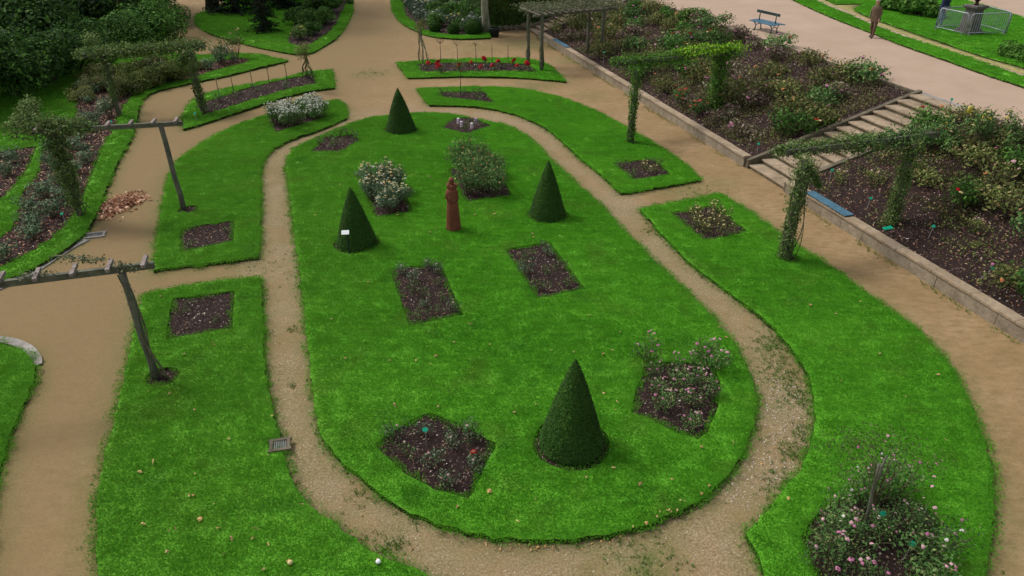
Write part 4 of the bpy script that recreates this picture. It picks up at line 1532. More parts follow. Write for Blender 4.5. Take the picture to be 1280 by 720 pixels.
pts_ = []
for _ in range(2600):
    u, v = rr.random(), rr.random()
    x_, y_ = 1002 + 44 * u + 6 * v, 166 - 20 * u + 9 * (v - .5)
    q = P(x_, y_, bank_at(x_, y_))
    pts_.append((q.x, q.y, q.z + rr.uniform(.02, .10)))
o = link('grass_patch', leaves_mesh(np.array(pts_), .07, 6, up=.3, asp=.3), M['broad'])
o['kind'] = 'stuff'

# big dark bush at the top of the middle slope
shp = rose_proto('shrub', 'x', 'shrub', 1.0, 1.1, 3600, 0.10, 'shrubmid', 61, 12, [], .03, 16, spread=.45)
for i, (bx, by, sc_, lab) in enumerate(((866, 30, 1.0, 'dense dark green bush left of the park bench, rightmost of three'), (832, 24, .8, 'dense dark green bush, middle of three beside the upper walk'), (795, 12, .7, 'olive green bush, farthest of three beside the upper walk'))):
    q = P(bx, by, 1.9)
    o = dup(shp, (q.x, q.y, 1.75), i * 2.1, lab, 'dense bushes at the head of the slope', sc_)
rm_tree(shp)

# --- shrubs, hedge, trees of the background
def shrub_proto(name, cat, R_, H, n, size, mat, seed, lob=22, stems=5, asp=.5, spread=.42, blooms=(), br=.06):
    rr_ = random.Random(seed)
    rng = np.random.default_rng(seed)
    t = thing(name, 'x', cat)
    mb = MB()
    lobes = []
    for i in range(lob):
        a = rr_.uniform(0, 6.283)
        ph = math.acos(rr_.uniform(-.1, 1))
        k = rr_.uniform(.45, .85)
        c = Vector((math.sin(ph) * math.cos(a) * R_ * k, math.sin(ph) * math.sin(a) * R_ * k, H * .32 + math.cos(ph) * H * .58 * k))
        s__ = rr_.uniform(.6, 1.15) * spread * R_
        lobes.append((c, (s__, s__, s__ * .8)))
        if i < stems:
            mb.tube([(rr_.uniform(-.15, .15), rr_.uniform(-.15, .15), -.1), (c.x * .4, c.y * .4, c.z * .5), tuple(c)], [.06, .045, .02], 6)
    mb.build('stems', M['bark'], t)
    C, d = lobes_cloud(lobes, n, rng, .75)
    C[:, 2] = np.maximum(C[:, 2], .05 + rng.uniform(0, .3, n))
    link('foliage', leaves_mesh(C, size, seed, out=d, outw=.55, asp=asp), M[mat], t)
    for cn, num in blooms:
        for i in range(num):
            q = rng.integers(0, n)
            for _ in range(8):
                q2 = rng.integers(0, n)
                if C[q2][2] > C[q][2]: q = q2; break
            blossom(t, tuple(C[q]), br * rr_.uniform(.7, 1.3), cn)
    return t


SP = [shrub_proto('shrub', 'shrub', 3.0, 4.2, 9500, .21, 'shrub', 71), shrub_proto('shrub', 'shrub', 2.6, 3.4, 8500, .19, 'shrub', 72),
      shrub_proto('shrub', 'shrub', 2.2, 2.8, 7500, .17, 'shrubmid', 73)]
spots = [
    (-30, 142, 0, 1.0, 'huge dark evergreen shrub at the extreme left edge of the photo beside the lawn'),
    (22, 122, 0, .8, 'dark glossy shrub at the left edge just above the strip of lawn'),
    (64, 105, 1, .85, 'rounded dark green shrub on the lawn left of the vine covered pergola'),
    (100, 88, 1, .8, 'dark green shrub right behind the left end of the vine covered pergola'),
    (150, 66, 2, .9, 'lighter green shrub behind the middle of the vine covered pergola'),
    (190, 55, 2, 1.0, 'light green shrub spilling over the edge of the far left path'),
    (130, 50, 1, 1.0, 'dark evergreen shrub in the second row behind the far pergola'),
    (60, 80, 0, 1.1, 'tall dark evergreen shrub in the second row near the left edge'),
    (5, 88, 0, 1.2, 'very tall dark evergreen mass at the top left of the photo'),
    (-60, 100, 0, 1.3, 'very tall dark evergreen mass outside the left edge of the photo'),
    (95, 52, 0, 1.3, 'high dark shrub at the back left of the garden, behind all the others'),
    (165, 28, 1, 1.3, 'high dark shrub at the top edge beside the far left path'),
    (200, 34, 2, .8, 'small glossy shrub on the corner of the far left path'),
    (30, 50, 0, 1.6, 'towering dark evergreen in the top left corner of the photo'),
    (130, 20, 0, 1.6, 'towering dark evergreen on the skyline left of the far path'),
]
for i, (bx, by, k, sc_, lab) in enumerate(spots):
    q = P(bx, by, 0)
    dup(SP[k], (q.x, q.y, -.05), i * 1.3, lab, 'dark evergreen shrubs filling the upper left', sc_)

# dark conifers
def conifer_proto(seed, H, R_, n):
    rr_ = random.Random(seed)
    rng = np.random.default_rng(seed)
    t = thing('conifer_tree', 'x', 'conifer')
    mb = MB()
    mb.tube([(0, 0, -.1), (0, 0, H * .5), (0, 0, H)], [.16, .1, .02], 8)
    Cs, Ds = [], []
    tiers = 15
    for j in range(tiers):
        z = H * (.06 + .9 * j / tiers)
        rr0 = R_ * (1 - j / tiers) ** .8 + .1
        for b in range(9):
            a = rr_.uniform(0, 6.283)
            L = rr0 * rr_.uniform(.75, 1.1)
            e = Vector((math.cos(a) * L, math.sin(a) * L, z - L * .22))
            mb.tube([(0, 0, z), tuple(e)], [.03, .008], 4)
            m_ = max(6, int(n * L / (tiers * 9 * R_) * 1.7))
            u = rng.uniform(.15, 1.05, m_)
            w = .22 * R_ * (1.1 - u)
            q = np.stack([e.x * u + rng.normal(0, 1, m_) * w * .6, e.y * u + rng.normal(0, 1, m_) * w * .6, z + (e.z - z) * u + rng.normal(0, .06, m_)], 1)
            Cs.append(q)
            Ds.append(np.tile([math.cos(a) * .4, math.sin(a) * .4, .8], (m_, 1)))
    mb.build('trunk', M['bark'], t)
    link('crown', leaves_mesh(np.concatenate(Cs), .17, seed, out=np.concatenate(Ds), outw=.5, asp=.28), M['conifer'], t)
    return t


CP = conifer_proto(81, 3.6, 1.3, 5200)
for i, (bx, by, sc_, lab) in enumerate(((331, 41, .85, 'small dark conifer standing on the far left lawn'), (296, 16, 1.7, 'dark drooping conifer at the top edge beside the bare tree trunk'), (352, 10, 1.6, 'dark conifer behind the leafy bed on the far left lawn'), (392, -8, 2.0, 'dark conifer at the top edge left of the central path'), (322, -2, 2.2, 'dark conifer at the top edge between two others'))):
    q = P(bx, by, 0)
    dup(CP, (q.x, q.y, .05), i * 1.7, lab, 'dark conifers on the far left lawn', sc_)
rm_tree(CP)

# shrubs in bed i1
IP = [shrub_proto('shrub', 'shrub', .9, 1.3, 3200, .12, 'shrubmid', 91), shrub_proto('shrub', 'shrub', .6, .9, 1700, .1, 'vine', 92, blooms=(('yellow', 8),), br=.07), shrub_proto('shrub', 'shrub', .8, 1.1, 2600, .12, 'shrub', 93)]
for i, (bx, by, k, sc_, lab) in enumerate((
        (376, 50, 1, 1.0, 'yellowish variegated shrub at the near tip of the far left bed'),
        (392, 44, 0, .7, 'mid green shrub second from the near tip of the far left bed'),
        (385, 34, 0, 1.0, 'mid green shrub in the middle of the far left bed'),
        (405, 30, 0, .9, 'leafy shrub with yellow green top in the far left bed'),
        (412, 16, 0, 1.1, 'tallest mid green shrub of the far left bed'),
        (395, 18, 2, 1.2, 'dark green shrub at the back of the far left bed'),
        (372, 32, 2, 1.1, 'dark green shrub at the left side of the far left bed'),
        (425, 4, 1, .9, 'pale leaved shrub at the top edge of the photo beside the central path'),
        (405, 2, 2, 1.3, 'dark shrub at the top edge of the photo in the far left bed'),
        (437, 6, 1, .55, 'small pinkish green plant on the grass edge by the central path'))):
    q = P(bx, by, 0.05)
    dup(IP[k], (q.x, q.y, .05), i * 1.9, lab, 'shrubs in the far left bed', sc_)
for o in IP: rm_tree(o)

# low olive border at the upper end of the left bed
HP = [shrub_proto('shrub', 'shrub', 1.0, 1.0, 3600, .09, 'hedgeolive', 95, lob=16), shrub_proto('shrub', 'shrub', .9, .8, 2000, .09, 'roseolive', 96, lob=14)]
for i, (bx, by, k, sc_) in enumerate(((222, 99, 0, 1), (205, 103, 0, 1.05), (188, 108, 0, 1.0), (172, 113, 0, .9), (160, 122, 0, .8), (232, 92, 0, .8), (205, 90, 0, 1.1), (180, 95, 0, 1.1), (160, 102, 0, 1.0), (145, 112, 1, .9), (118, 115, 1, 1.0), (105, 125, 1, .8), (125, 100, 1, 1.1), (252, 86, 1, .6))):
    q = P(bx, by, 0.05)
    dup(HP[k], (q.x, q.y, .05), i * 1.1, 'low olive green bush in the border behind the far left pergola' if k == 0 else 'brownish low bush at the foot of the far left pergola', 'olive bushes behind the pergola' if k == 0 else 'brownish bushes by the pergola', sc_)
for o in HP: rm_tree(o)

# red stemmed shrubs with pale heads
HY = rose_proto('shrub', 'x', 'shrub', .75, 1.35, 420, .11, 'vine', 97, 14, [('cream', 6)], .07, 8, 'redcane', leggy=.6, spread=.45)
for i, (bx, by, sc_, lab) in enumerate(((294, 74, 1.0, 'upright red stemmed shrub at the tip of the left bed, the larger of two'), (276, 79, .8, 'smaller upright red stemmed shrub beside the larger one at the tip of the left bed'))):
    q = P(bx, by, 0.05)
    dup(HY, (q.x, q.y, .05), i, lab, 'red stemmed shrubs', sc_)
rm_tree(HY)

# bed j1 : perennials and box balls
JP = [shrub_proto('perennial_plant', 'plant', .8, .95, 2200, .10, 'peren', 101, blooms=(('white', 22),), br=.07), shrub_proto('perennial_plant', 'plant', .75, 1.0, 2200, .10, 'peren', 102, blooms=(('yellow', 10), ('cream', 10)), br=.08),
      shrub_proto('perennial_plant', 'plant', .8, 1.0, 2600, .10, 'shrubmid', 103, blooms=(('white', 3),), br=.06)]
JL = ['silvery perennial with white flowers in the far bed beyond the red roses', 'perennial with yellow flowers in the far bed beyond the red roses', 'green perennial clump in the far bed beyond the red roses']
JG = ['white flowered perennials in the far bed', 'yellow flowered perennials in the far bed', 'green perennials in the far bed']
for i, (x, y) in enumerate(in_poly_pts(BEDS['j1'], 34, rr, .95, .5)):
    k = rr.choice([0, 0, 1, 2, 2])
    dup(JP[k], (x, y, .05), rr.uniform(0, 6), JL[k], JG[k], rr.uniform(.8, 1.2))
for o in JP: rm_tree(o)
rng = np.random.default_rng(5)


def ball(c, r, label, grp):
    t = thing('box_ball', label, 'topiary', c, 0, grp)
    n = 4200
    d = rng.normal(size=(n, 3))
    d /= np.linalg.norm(d, axis=1)[:, None]
    C = d * r * (rng.uniform(.86, 1.03, n) + .05 * np.sin(d[:, 0] * 9) * np.sin(d[:, 1] * 8 + 1) )[:, None] * np.array([1, 1, .85]) + np.array([0, 0, r * .75])
    link('foliage', leaves_mesh(C, .06, 3, out=d, outw=.35), M['yew'], t)
    mb_ = MB()
    mb_.blob((c[0], c[1], c[2] + r * .75), (r * .86, r * .86, r * .74), 2, .1)
    mb_.build('inner_growth', M['yew'], t, True)


for bx, by, r, lab in ((544, 41, .4, 'clipped box ball at the edge of the far bed, leftmost of three'), (567, 44, .4, 'clipped box ball at the edge of the far bed, middle of three'), (591, 44, .58, 'largest clipped box ball at the edge of the far bed, beside the pale trunk')):
    q = P(bx, by, 0)
    ball((q.x, q.y, .06), r, lab, 'box balls in the far bed')

# hedge block with rocks, behind the far path
def hedge(s0, s1, t0, t1, z0, H, label, n=16000):
    c = ST((s0 + s1) / 2, (t0 + t1) / 2, z0)
    t = thing('clipped_hedge', label, 'hedge', tuple(c))
    mb_ = MB()
    mb_.box((c.x, c.y, z0 + H / 2), (t1 - t0 - .2, s1 - s0 - .2, H - .1), ANG, bev=.12)
    mb_.build('inner_growth', M['hedgeolive'], t)
    rg = np.random.default_rng(12)
    L, W = s1 - s0, t1 - t0
    pts, ds = [], []
    ar = [W * H, W * H, L * H, L * H, L * W]
    fc = rg.choice(5, n, p=np.array(ar) / sum(ar))
    u, v = rg.uniform(-.5, .5, n), rg.uniform(0, 1, n)
    loc = np.zeros((n, 3))
    dd = np.zeros((n, 3))
    for f in range(5):
        k = fc == f
        if f < 2:
            loc[k] = np.stack([u[k] * W, np.full(k.sum(), (.5 if f else -.5) * L), v[k] * H], 1); dd[k] = (0, 1 if f else -1, .2)
        elif f < 4:
            loc[k] = np.stack([np.full(k.sum(), (.5 if f == 3 else -.5) * W), u[k] * L, v[k] * H], 1); dd[k] = (1 if f == 3 else -1, 0, .2)
        else:
            loc[k] = np.stack([u[k] * W, (v[k] - .5) * L, np.full(k.sum(), H)], 1); dd[k] = (0, 0, 1)
    loc += rg.normal(0, .05, loc.shape)
    ca_, sa_ = math.cos(ANG), math.sin(ANG)
    rot = np.array([[ca_, -sa_, 0], [sa_, ca_, 0], [0, 0, 1]])
    link('foliage', leaves_mesh(loc @ rot.T, .13, 8, out=dd @ rot.T, outw=.55), M['hedgeolive'] if H < 2 else M['shrub'], t)
    return t


hedge(-19, -10.7, -2.9, 6.5, 0.0, 3.0, 'large dark clipped hedge block left of the far stairway', 26000)
hedge(-30, -10.7, 6.9, 9.5, TZ - .1, 1.6, 'clipped hedge on the upper level behind the far stairway', 9000)
rr2 = random.Random(4)
rk = [ST(-10.35 + rr2.uniform(-.12, .12), -2.7 + i * .42, .0) for i in range(9)]
for i, p_ in enumerate(rk):
    mb_ = MB()
    s_ = rr2.uniform(.22, .36)
    mb_.blob((p_.x, p_.y, s_ * .5), (s_, s_ * 1.1, s_ * .8), i, .5, 9, 6, 2.0)
    tag(mb_.build('rock', M['stonedark']), 'rough grey rock in the row at the foot of the dark hedge', 'rock', 'rocks along the hedge foot')
q = P(618, 46, 0)
t = thing('plant_pot', 'dark round pot standing on the path before the hedge and rocks', 'pot', (q.x, q.y, 0))
mb_ = MB()
mb_.lathe((q.x, q.y, 0), [(.26, 0), (.34, .45), (.38, .5), (.38, .56), (.33, .56), (.31, .5)], 20)
mb_.build('pot_body', M['dark'], t, True)
C, d = lobes_cloud([(Vector((0, 0, .6)), (.32, .32, .2))], 260, rng, .3)
link('foliage', leaves_mesh(C, .09, 4, out=d), M['shrub'], t)


# trees: bare trunk at the far left lawn and the pale trunk beside the box ball
def tree(bx, by, H, r, lean, mat, label, leafmat, cr, seed, n=9000, crown_z=None):
    q = P(bx, by, 0.05)
    t = thing('tree', label, 'tree', (q.x, q.y, .05))
    rr_ = random.Random(seed)
    mb_ = MB()
    pts, rad = [], []
    for i in range(9):
        u = i / 8
        pts.append((q.x + lean * H * u + rr_.uniform(-.06, .06), q.y + rr_.uniform(-.06, .06), -.05 + H * u))
        rad.append(r * (1.35 - .75 * u if i > 0 else 1.75))
    mb_.tube(pts, rad, 12)
    lobes = []
    for i in range(12):
        a = i * 2.4
        z0 = H * rr_.uniform(.62, 1)
        b0 = Vector((q.x + lean * z0, q.y, z0))
        L = cr * rr_.uniform(.55, 1)
        e = b0 + Vector((math.cos(a) * L, math.sin(a) * L, rr_.uniform(.4, 1.6)))
        mb_.tube([b0, b0.lerp(e, .5) + Vector((0, 0, .25)), e], [r * .4, r * .25, r * .08], 7)
        s__ = rr_.uniform(.28, .5) * cr
        lobes.append((e - Vector((q.x, q.y, .05)), (s__, s__, s__ * .7)))
    mb_.build('trunk', M[mat], t, True)
    C, d = lobes_cloud(lobes, n, np.random.default_rng(seed), .5)
    link('crown', leaves_mesh(C, .2, seed, out=d, outw=.3), M[leafmat], t)
    return t


tree(266, 13, 9.0, .33, .0, 'bark', 'tree with a dark bare trunk on the grass at the top left', 'shrub', 7.0, 5, 26000)
tree(608, 41, 6.5, .2, -.02, 'palebark', 'tree with a pale greenish trunk beside the dark hedge at the top', 'shrub', 2.6, 6)

# broad leaved clump and low plants on the upper lawn
BP = shrub_proto('leafy_plant', 'plant', 1.1, 1.2, 1500, .30, 'broad', 111, asp=.7, lob=18, stems=8)
for i, (bx, by, sc_, lab) in enumerate(((1146, 21, 1.0, 'broad leaved bright green plant nearest the barriers on the upper lawn'), (1118, 14, .95, 'broad leaved bright green plant nearest the walking person on the upper lawn'), (1134, 8, 1.1, 'broad leaved plant at the back of the clump on the upper lawn'))):
    q = P(bx, by, TZ)
    dup(BP, (q.x, q.y, TZ + .03), i * 2, lab, 'broad leaved clump on the upper lawn', (sc_, sc_, sc_ * .9))
rm_tree(BP)
FP = shrub_proto('fern_plant', 'plant', 1.0, .5, 1200, .2, 'broad', 112, asp=.35, lob=16)
for i, (bx, by, sc_, lab) in enumerate(((1275, 73, 1.0, 'low ferny plant on the upper lawn at the right edge of the photo'), (1300, 82, 1.0, 'low ferny plant just outside the right edge of the photo'))):
    q = P(bx, by, TZ)
    dup(FP, (q.x, q.y, TZ + .03), i, lab, 'ferny plants on the upper lawn', sc_)
rm_tree(FP)


# ------------------------------------------------------------------ pergolas and climbing plants
def post(mb_, b, t_, r=.06, wob=.02, n=9, seed=0):
    rr_ = random.Random(seed)
    pts = []
    for i in range(6):
        u = i / 5
        p_ = Vector(b).lerp(Vector(t_), u)
        if 0 < i < 5: p_ += Vector((rr_.uniform(-wob, wob), rr_.uniform(-wob, wob), 0))
        pts.append(p_)
    mb_.tube(pts, [r * 1.12, r * 1.05, r, r, r * .97, r * .95], n)


def beam(mb_, a, b, w=.10, h=.12, sag=.01):
    a, b = Vector(a), Vector(b)
    d = b - a
    ang = math.atan2(d.y, d.x)
    pitch = math.atan2(d.z, math.hypot(d.x, d.y))
    mb_.box((a + b) / 2, (d.length, w, h), ang, Matrix.Rotation(-pitch, 3, 'Y'), bev=.008)


def pergola(label, posts, rail, slats=None, mat='wood', pr=.06, bh=.12, twin=False, slatlen=.62, base_z=0.0, group=None, offset_rails=(0,)):
    """posts [(bottom, top)], rail (a, b) world points, slats = spacing"""
    t = thing('pergola', label, 'pergola', tuple(posts[0][0]), 0, group)
    for i, (b, tp) in enumerate(posts):
        m_ = MB()
        post(m_, b, tp, pr, seed=i)
        m_.build('post', M['beamwood'], t, True)
    a, b = Vector(rail[0]), Vector(rail[1])
    d = (b - a)
    dn = Vector((d.x, d.y, 0)).normalized()
    side = Vector((-dn.y, dn.x, 0))
    for off in offset_rails:
        m_ = MB()
        beam(m_, a + side * off, b + side * off, .09, bh)
        m_.build('beam', M['beamwood'], t)
    if slats:
        L = d.length
        n_ = int(L / slats)
        rr_ = random.Random(3)
        for i in range(n_ + 1):
            m_ = MB()
            c = a.lerp(b, (i + .25) / (n_ + .5)) + Vector((0, 0, bh / 2 + .035))
            m_.box(c, (slatlen * rr_.uniform(.9, 1.05), .075, .07), math.atan2(side.y, side.x) + rr_.uniform(-.07, .07), Matrix.Rotation(rr_.uniform(-.04, .04), 3, 'Y'), bev=.008)
            m_.build('slat', M['slatwood'], t)
    return t


def vine(label, segs, n, size, mat, seed, stems=(), group=None, asp=.6, extra=None, blooms=()):
    """segs: [(a, b, radius)] capsule paths covered with leaves; stems: [(bottom, top, winding radius, count)]"""
    rg = np.random.default_rng(seed)
    rr_ = random.Random(seed)
    basep = stems[0][0] if stems else segs[0][0]
    t = thing('climbing_plant', label, 'climbing plant', tuple(basep), 0, group)
    m_ = MB()
    for (b, tp, wr, cnt) in stems:
        b, tp = Vector(b), Vector(tp)
        for k in range(cnt):
            ph = rr_.uniform(0, 6.28)
            tw = rr_.uniform(.6, 1.6) * rr_.choice((-1, 1))
            pts = []
            for i in range(12):
                u = i / 11
                c = b.lerp(tp, u)
                q_ = wr * (1 + .3 * math.sin(u * 5 + ph))
                pts.append(c + Vector((math.cos(ph + tw * u * 6.28), math.sin(ph + tw * u * 6.28), 0)) * q_)
            r0 = rr_.uniform(.012, .03)
            m_.tube(pts, [r0 * (1 - .45 * i / 11) for i in range(12)], 5)
    lens = []
    for s__ in segs:
        lens.append((Vector(s__[1]) - Vector(s__[0])).length * s__[2] + .05)
    tot = sum(lens)
    Cs, Ds = [], []
    for (s__, L) in zip(segs, lens):
        a, b, r = np.array(tuple(s__[0])), np.array(tuple(s__[1])), s__[2]
        fl = s__[3] if len(s__) > 3 else .7
        k = int(n * L / tot)
        u = rg.uniform(-.02, 1.02, k)
        ph_ = rg.uniform(0, 100)
        rad = np.array([.75 + 1.3 * abs(noise.noise(Vector((x * 6 * max(1, np.linalg.norm(b - a) / 2), ph_, 0)))) for x in u]) * r
        d = rg.normal(size=(k, 3))
        d /= np.linalg.norm(d, axis=1)[:, None]
        rad = rad * rg.uniform(.45, 1.2, k)
        c = a[None, :] + (b - a)[None, :] * u[:, None] + d * rad[:, None] * np.array([1, 1, fl])
        Cs.append(c)
        Ds.append(d)
        if (Vector(s__[1]) - Vector(s__[0])).length > .8:
            for k2 in range(4):
                a_, b_ = Vector(s__[0]), Vector(s__[1])
                pts = [a_.lerp(b_, i / 7) + Vector((rr_.uniform(-1, 1), rr_.uniform(-1, 1), rr_.uniform(-.3, 1))) * r * .35 for i in range(8)]
                m_.tube(pts, rr_.uniform(.01, .02), 4)
    m_.build('stems', M['vinewood'], t)
    C = np.concatenate(Cs) - np.array(tuple(basep))
    link('foliage', leaves_mesh(C, size, seed, out=np.concatenate(Ds), outw=.4, asp=asp), M[mat], t)
    for cn, num, br_ in blooms:
        for i in range(num):
            blossom(t, tuple(C[rg.integers(0, len(C))]), br_, cn)
    return t


def up(p_, z):
    return Vector((p_.x, p_.y, z))


# pergola crossing the lower left path
b2 = P(195, 474, .02)
tp2 = up(b2 + Vector((-.02, .02, 0)), 2.5)
r0 = P(193, 331, 2.56)
r1 = P(0, 355, 2.56)
r2 = r0 + (r1 - r0) * 1.75
far2 = r0 + (r1 - r0) * 1.65
pergola('plain wooden pergola with cross slats over the lower left path', [(b2, tp2), (up(far2, 0), up(far2, 2.5))], (r0, r2), .6, pr=.07, bh=.13, slatlen=.5)
mid2 = r0.lerp(r1, .22)
vine('thin climbing rose trailing over the slats of the lower left pergola', [(tp2 + Vector((-.4, .1, .22)), tp2 + Vector((-1.35, .3, .2)), .13, .5), (tp2 + Vector((-.1, 0, .2)), tp2 + Vector((.3, 0, .1)), .12), (r1.lerp(r0, .35) + Vector((0, 0, .1)), r1.lerp(r0, .12) + Vector((0, 0, .1)), .08), (b2.lerp(tp2, .5), tp2, .07)], 620, .055, 'vinegrey', 201, [(b2 + Vector((.14, 0, 0)), tp2, .07, 3)])
# pergola over the middle left path
b1 = P(230, 263, .02)
tp1 = up(b1 + Vector((-.05, 0, 0)), 2.66)
q0 = P(228, 154, 2.72)
q1 = P(100, 163, 2.72)
q2 = q0 + (q1 - q0) * 1.45
lb = P(85, 277, .05)
lt = up(lb, 2.66)
lt = P(66, 166, 2.66)
lb = up(lt, .03)
pergola('wooden pergola with pale cross slats over the middle left path, left end buried in leaves', [(b1, tp1), (lb, lt)], (q0, lt + Vector((-.5, -.1, .06))), .62, pr=.075, bh=.13, slatlen=.5)
vine('leafy grey green climber heaped on the left end of the middle left pergola', [(P(20, 160, 2.75), P(60, 155, 2.85), .42, .6), (P(60, 155, 2.85), P(104, 158, 2.85), .38, .6), (P(30, 150, 2.9), P(38, 128, 2.9), .25), (lt, lb.lerp(lt, .45), .34, 1), (lb.lerp(lt, .5), lb.lerp(lt, .12), .22, 1)], 7500, .085, 'vine', 202, [(lb, lt, .12, 4)], blooms=(('cream', 8, .05),))
# pergola at the far left
fb1, fb2 = P(143, 146, .03), P(249, 146, .05)
ft1, ft2 = up(fb1, 2.5), up(fb2, 2.7)
ft2 = P(237, 64, 2.62); fb2 = up(ft2, .05)
ft1 = P(128, 70, 2.55); fb1 = up(ft1, .05)
pergola('far left pergola with a heavy vine covered beam on two twisted posts', [(fb1, ft1), (fb2, ft2)], (P(103, 69, 2.62), P(256, 57, 2.66)), None, pr=.07, bh=.14, offset_rails=(-.15, .2))
vine('green climber covering the beam of the far left pergola', [(P(103, 67, 2.66), P(180, 62, 2.68), .46, .6), (P(180, 62, 2.68), P(252, 56, 2.7), .42, .6), (P(115, 52, 2.9), P(112, 45, 3.0), .3), (ft2, fb2.lerp(ft2, .1), .2, 1), (fb2 + Vector((-.6, 0, 1.9)), ft2 + Vector((-.2, 0, -.1)), .2), (ft1, fb1.lerp(ft1, .3), .15, 1)], 8000, .10, 'vine', 203, [(fb2, ft2, .17, 7), (fb1, ft1, .12, 4)])
m_ = MB()
m_.tube([P(151, 127, .05), P(136, 68, 2.6)], .022, 6)
tag(m_.build('wooden_stake', M['wood']), 'thin leaning stake just right of the left post of the far left pergola', 'stake')

# right hand pergola with bright lime leaves
ga = P(788, 179, .05)
gat = up(ga, 2.78)
gbt = P(903, 68, 2.78)
gs_, gt_ = st_of(gbt.x, gbt.y)
gb = up(gbt, bankz(gs_, gt_) - .05)
ra, rb = P(770, 78, 2.84), P(920, 65, 2.84)
pergola('pergola bridging the lower walk to the slope, right end topped with bright lime leaves', [(ga, gat), (gb, gbt)], (ra, rb), None, pr=.075, bh=.14, offset_rails=(-.12, .12))
vine('dark green ivy like climber wrapping both posts of the lime topped pergola', [(ga + Vector((0, 0, .1)), gat, .2, 1), (gb, gbt, .42, 1), (ra, ra.lerp(rb, .55), .3, .75), (gbt + Vector((-.3, 0, 0)), gbt + Vector((.5, 0, .1)), .42, .6)], 10000, .075, 'vinegreen', 204, [(ga, gat, .12, 6), (gb, gbt, .16, 5)])
vine('bright lime green foliage on the right half of a pergola beam', [(ra.lerp(rb, .52) + Vector((0, 0, .14)), rb + Vector((.1, 0, .2)), .36, .5)], 1500, .10, 'vinelime', 205)

# right hand pergola beside the near stairway
ha = P(980, 323, .05)
hat = up(ha, 2.82)
hbt = P(1143, 178, 2.82)
hs_, ht_ = st_of(hbt.x, hbt.y)
hb = up(hbt, bankz(hs_, ht_) - .05)
rc, rd = P(978, 189, 2.88), P(1170, 166, 2.88)
pergola('pergola beside the near stairway, beam wrapped in olive green climber', [(ha, hat), (hb, hbt)], (rc, rd), None, pr=.08, bh=.14, offset_rails=(-.12, .12))
vine('olive climber covering posts and left beam half next to the near stairway', [(ha + Vector((0, 0, .05)), hat, .2, 1), (hb, hbt, .24, 1), (rc + Vector((-.1, 0, 0)), rc.lerp(rd, .55), .23, .75), (hat + Vector((.1, 0, -.1)), hat + Vector((.55, .1, -.75)), .1), ], 13000, .06, 'vine', 206, [(ha, hat, .14, 8), (hb, hbt, .11, 5), (ha + Vector((.2, 0, 0)), hat + Vector((.3, 0, 0)), .1, 2)])
vine('bushy rambler heaped on the right beam end beside the near stairway', [(rc.lerp(rd, .45) + Vector((0, 0, -.05)), rd + Vector((.15, .05, 0)), .31, .8)], 3000, .075, 'rose', 207, blooms=(('cream', 3, .06), ('coral', 1, .06)))

# far pergola with four posts
pc = [P(660, 80, .05), P(676.5, 89, .05)]
pt = [up(pc[0], 2.75), up(pc[1], 2.75)]
pt += [P(737, 10, 2.75), P(755, 13, 2.75)]
for q in pt[2:]:
    s__, t__ = st_of(q.x, q.y)
    pc.append(up(q, bankz(s__, t__) - .05))
t = thing('pergola', 'far four post pergola roofed with bare grey green stems at the top of the photo', 'pergola', tuple(pc[0]))
for i in range(4):
    m_ = MB()
    post(m_, pc[i], pt[i], .085, seed=i + 5)
    m_.build('post', M['beamwood'], t, True)
e0 = (pt[2] - pt[0]).normalized()
for i in (0, 1):
    m_ = MB()
    beam(m_, pt[i] - e0 * .5 + Vector((0, 0, .06)), pt[i + 2] + e0 * .8 + Vector((0, 0, .06)), .1, .13)
    m_.build('beam', M['beamwood'], t)
for k in range(12):
    u = -.08 + k * .105
    m_ = MB()
    a_ = pt[0].lerp(pt[2], u)
    b_ = pt[1].lerp(pt[3], u)
    dd_ = (b_ - a_).normalized()
    beam(m_, a_ - dd_ * .45 + Vector((0, 0, .16)), b_ + dd_ * .35 + Vector((0, 0, .16)), .06, .07)
    m_.build('slat', M['slatwood'], t)
zz = Vector((0, 0, .3))
mm0, mm1 = pt[0].lerp(pt[1], .5) - e0 * .5, pt[2].lerp(pt[3], .5) + e0 * .9
vine('thin grey green climber spread over the roof of the far four post pergola', [(pt[0] - e0 * .5 + zz, pt[2] + e0 * .8 + zz, .5, .35), (pt[1] - e0 * .5 + zz, pt[3] + e0 * .9 + zz, .5, .35), (mm0 + zz, mm1 + zz, .6, .3)], 3600, .085, 'vinegrey', 208, [(pc[0], pt[0], .1, 4), (pc[1], pt[1], .11, 5), (pc[2], pt[2], .1, 4), (pc[3], pt[3], .1, 3)])


# tall climbing rose tripods
def tripod(pts_b, top, label, seed):
    c = sum((P(x, y, .05) for x, y in pts_b), Vector()) / len(pts_b)
    t = thing('rose_tripod', label, 'climbing rose', tuple(c))
    tp = P(*top, 1.75)
    rr_ = random.Random(seed)
    for (x, y) in pts_b:
        b = P(x, y, .03)
        m_ = MB()
        e = tp + Vector((rr_.uniform(-.15, .15), rr_.uniform(-.1, .1), 0))
        post(m_, b, e, .028, .05, 6, seed)
        for k in range(2):
            ph = rr_.uniform(0, 6)
            m_.tube([b.lerp(e, i / 9) + Vector((math.cos(ph + i * .8), math.sin(ph + i * .8), 0)) * .06 for i in range(10)], .013, 4)
        m_.build('stem', M['vinewood'], t, True)
    C, d = lobes_cloud([(tp - c + Vector((0, 0, .1)), (.42, .42, .36)), (tp - c + Vector((.15, 0, .3)), (.3, .3, .25)), (tp - c + Vector((-.2, .1, -.1)), (.25, .25, .3))], 520, np.random.default_rng(seed), .2)
    link('foliage', leaves_mesh(C, .075, seed, out=d), M['roseolive'], t)


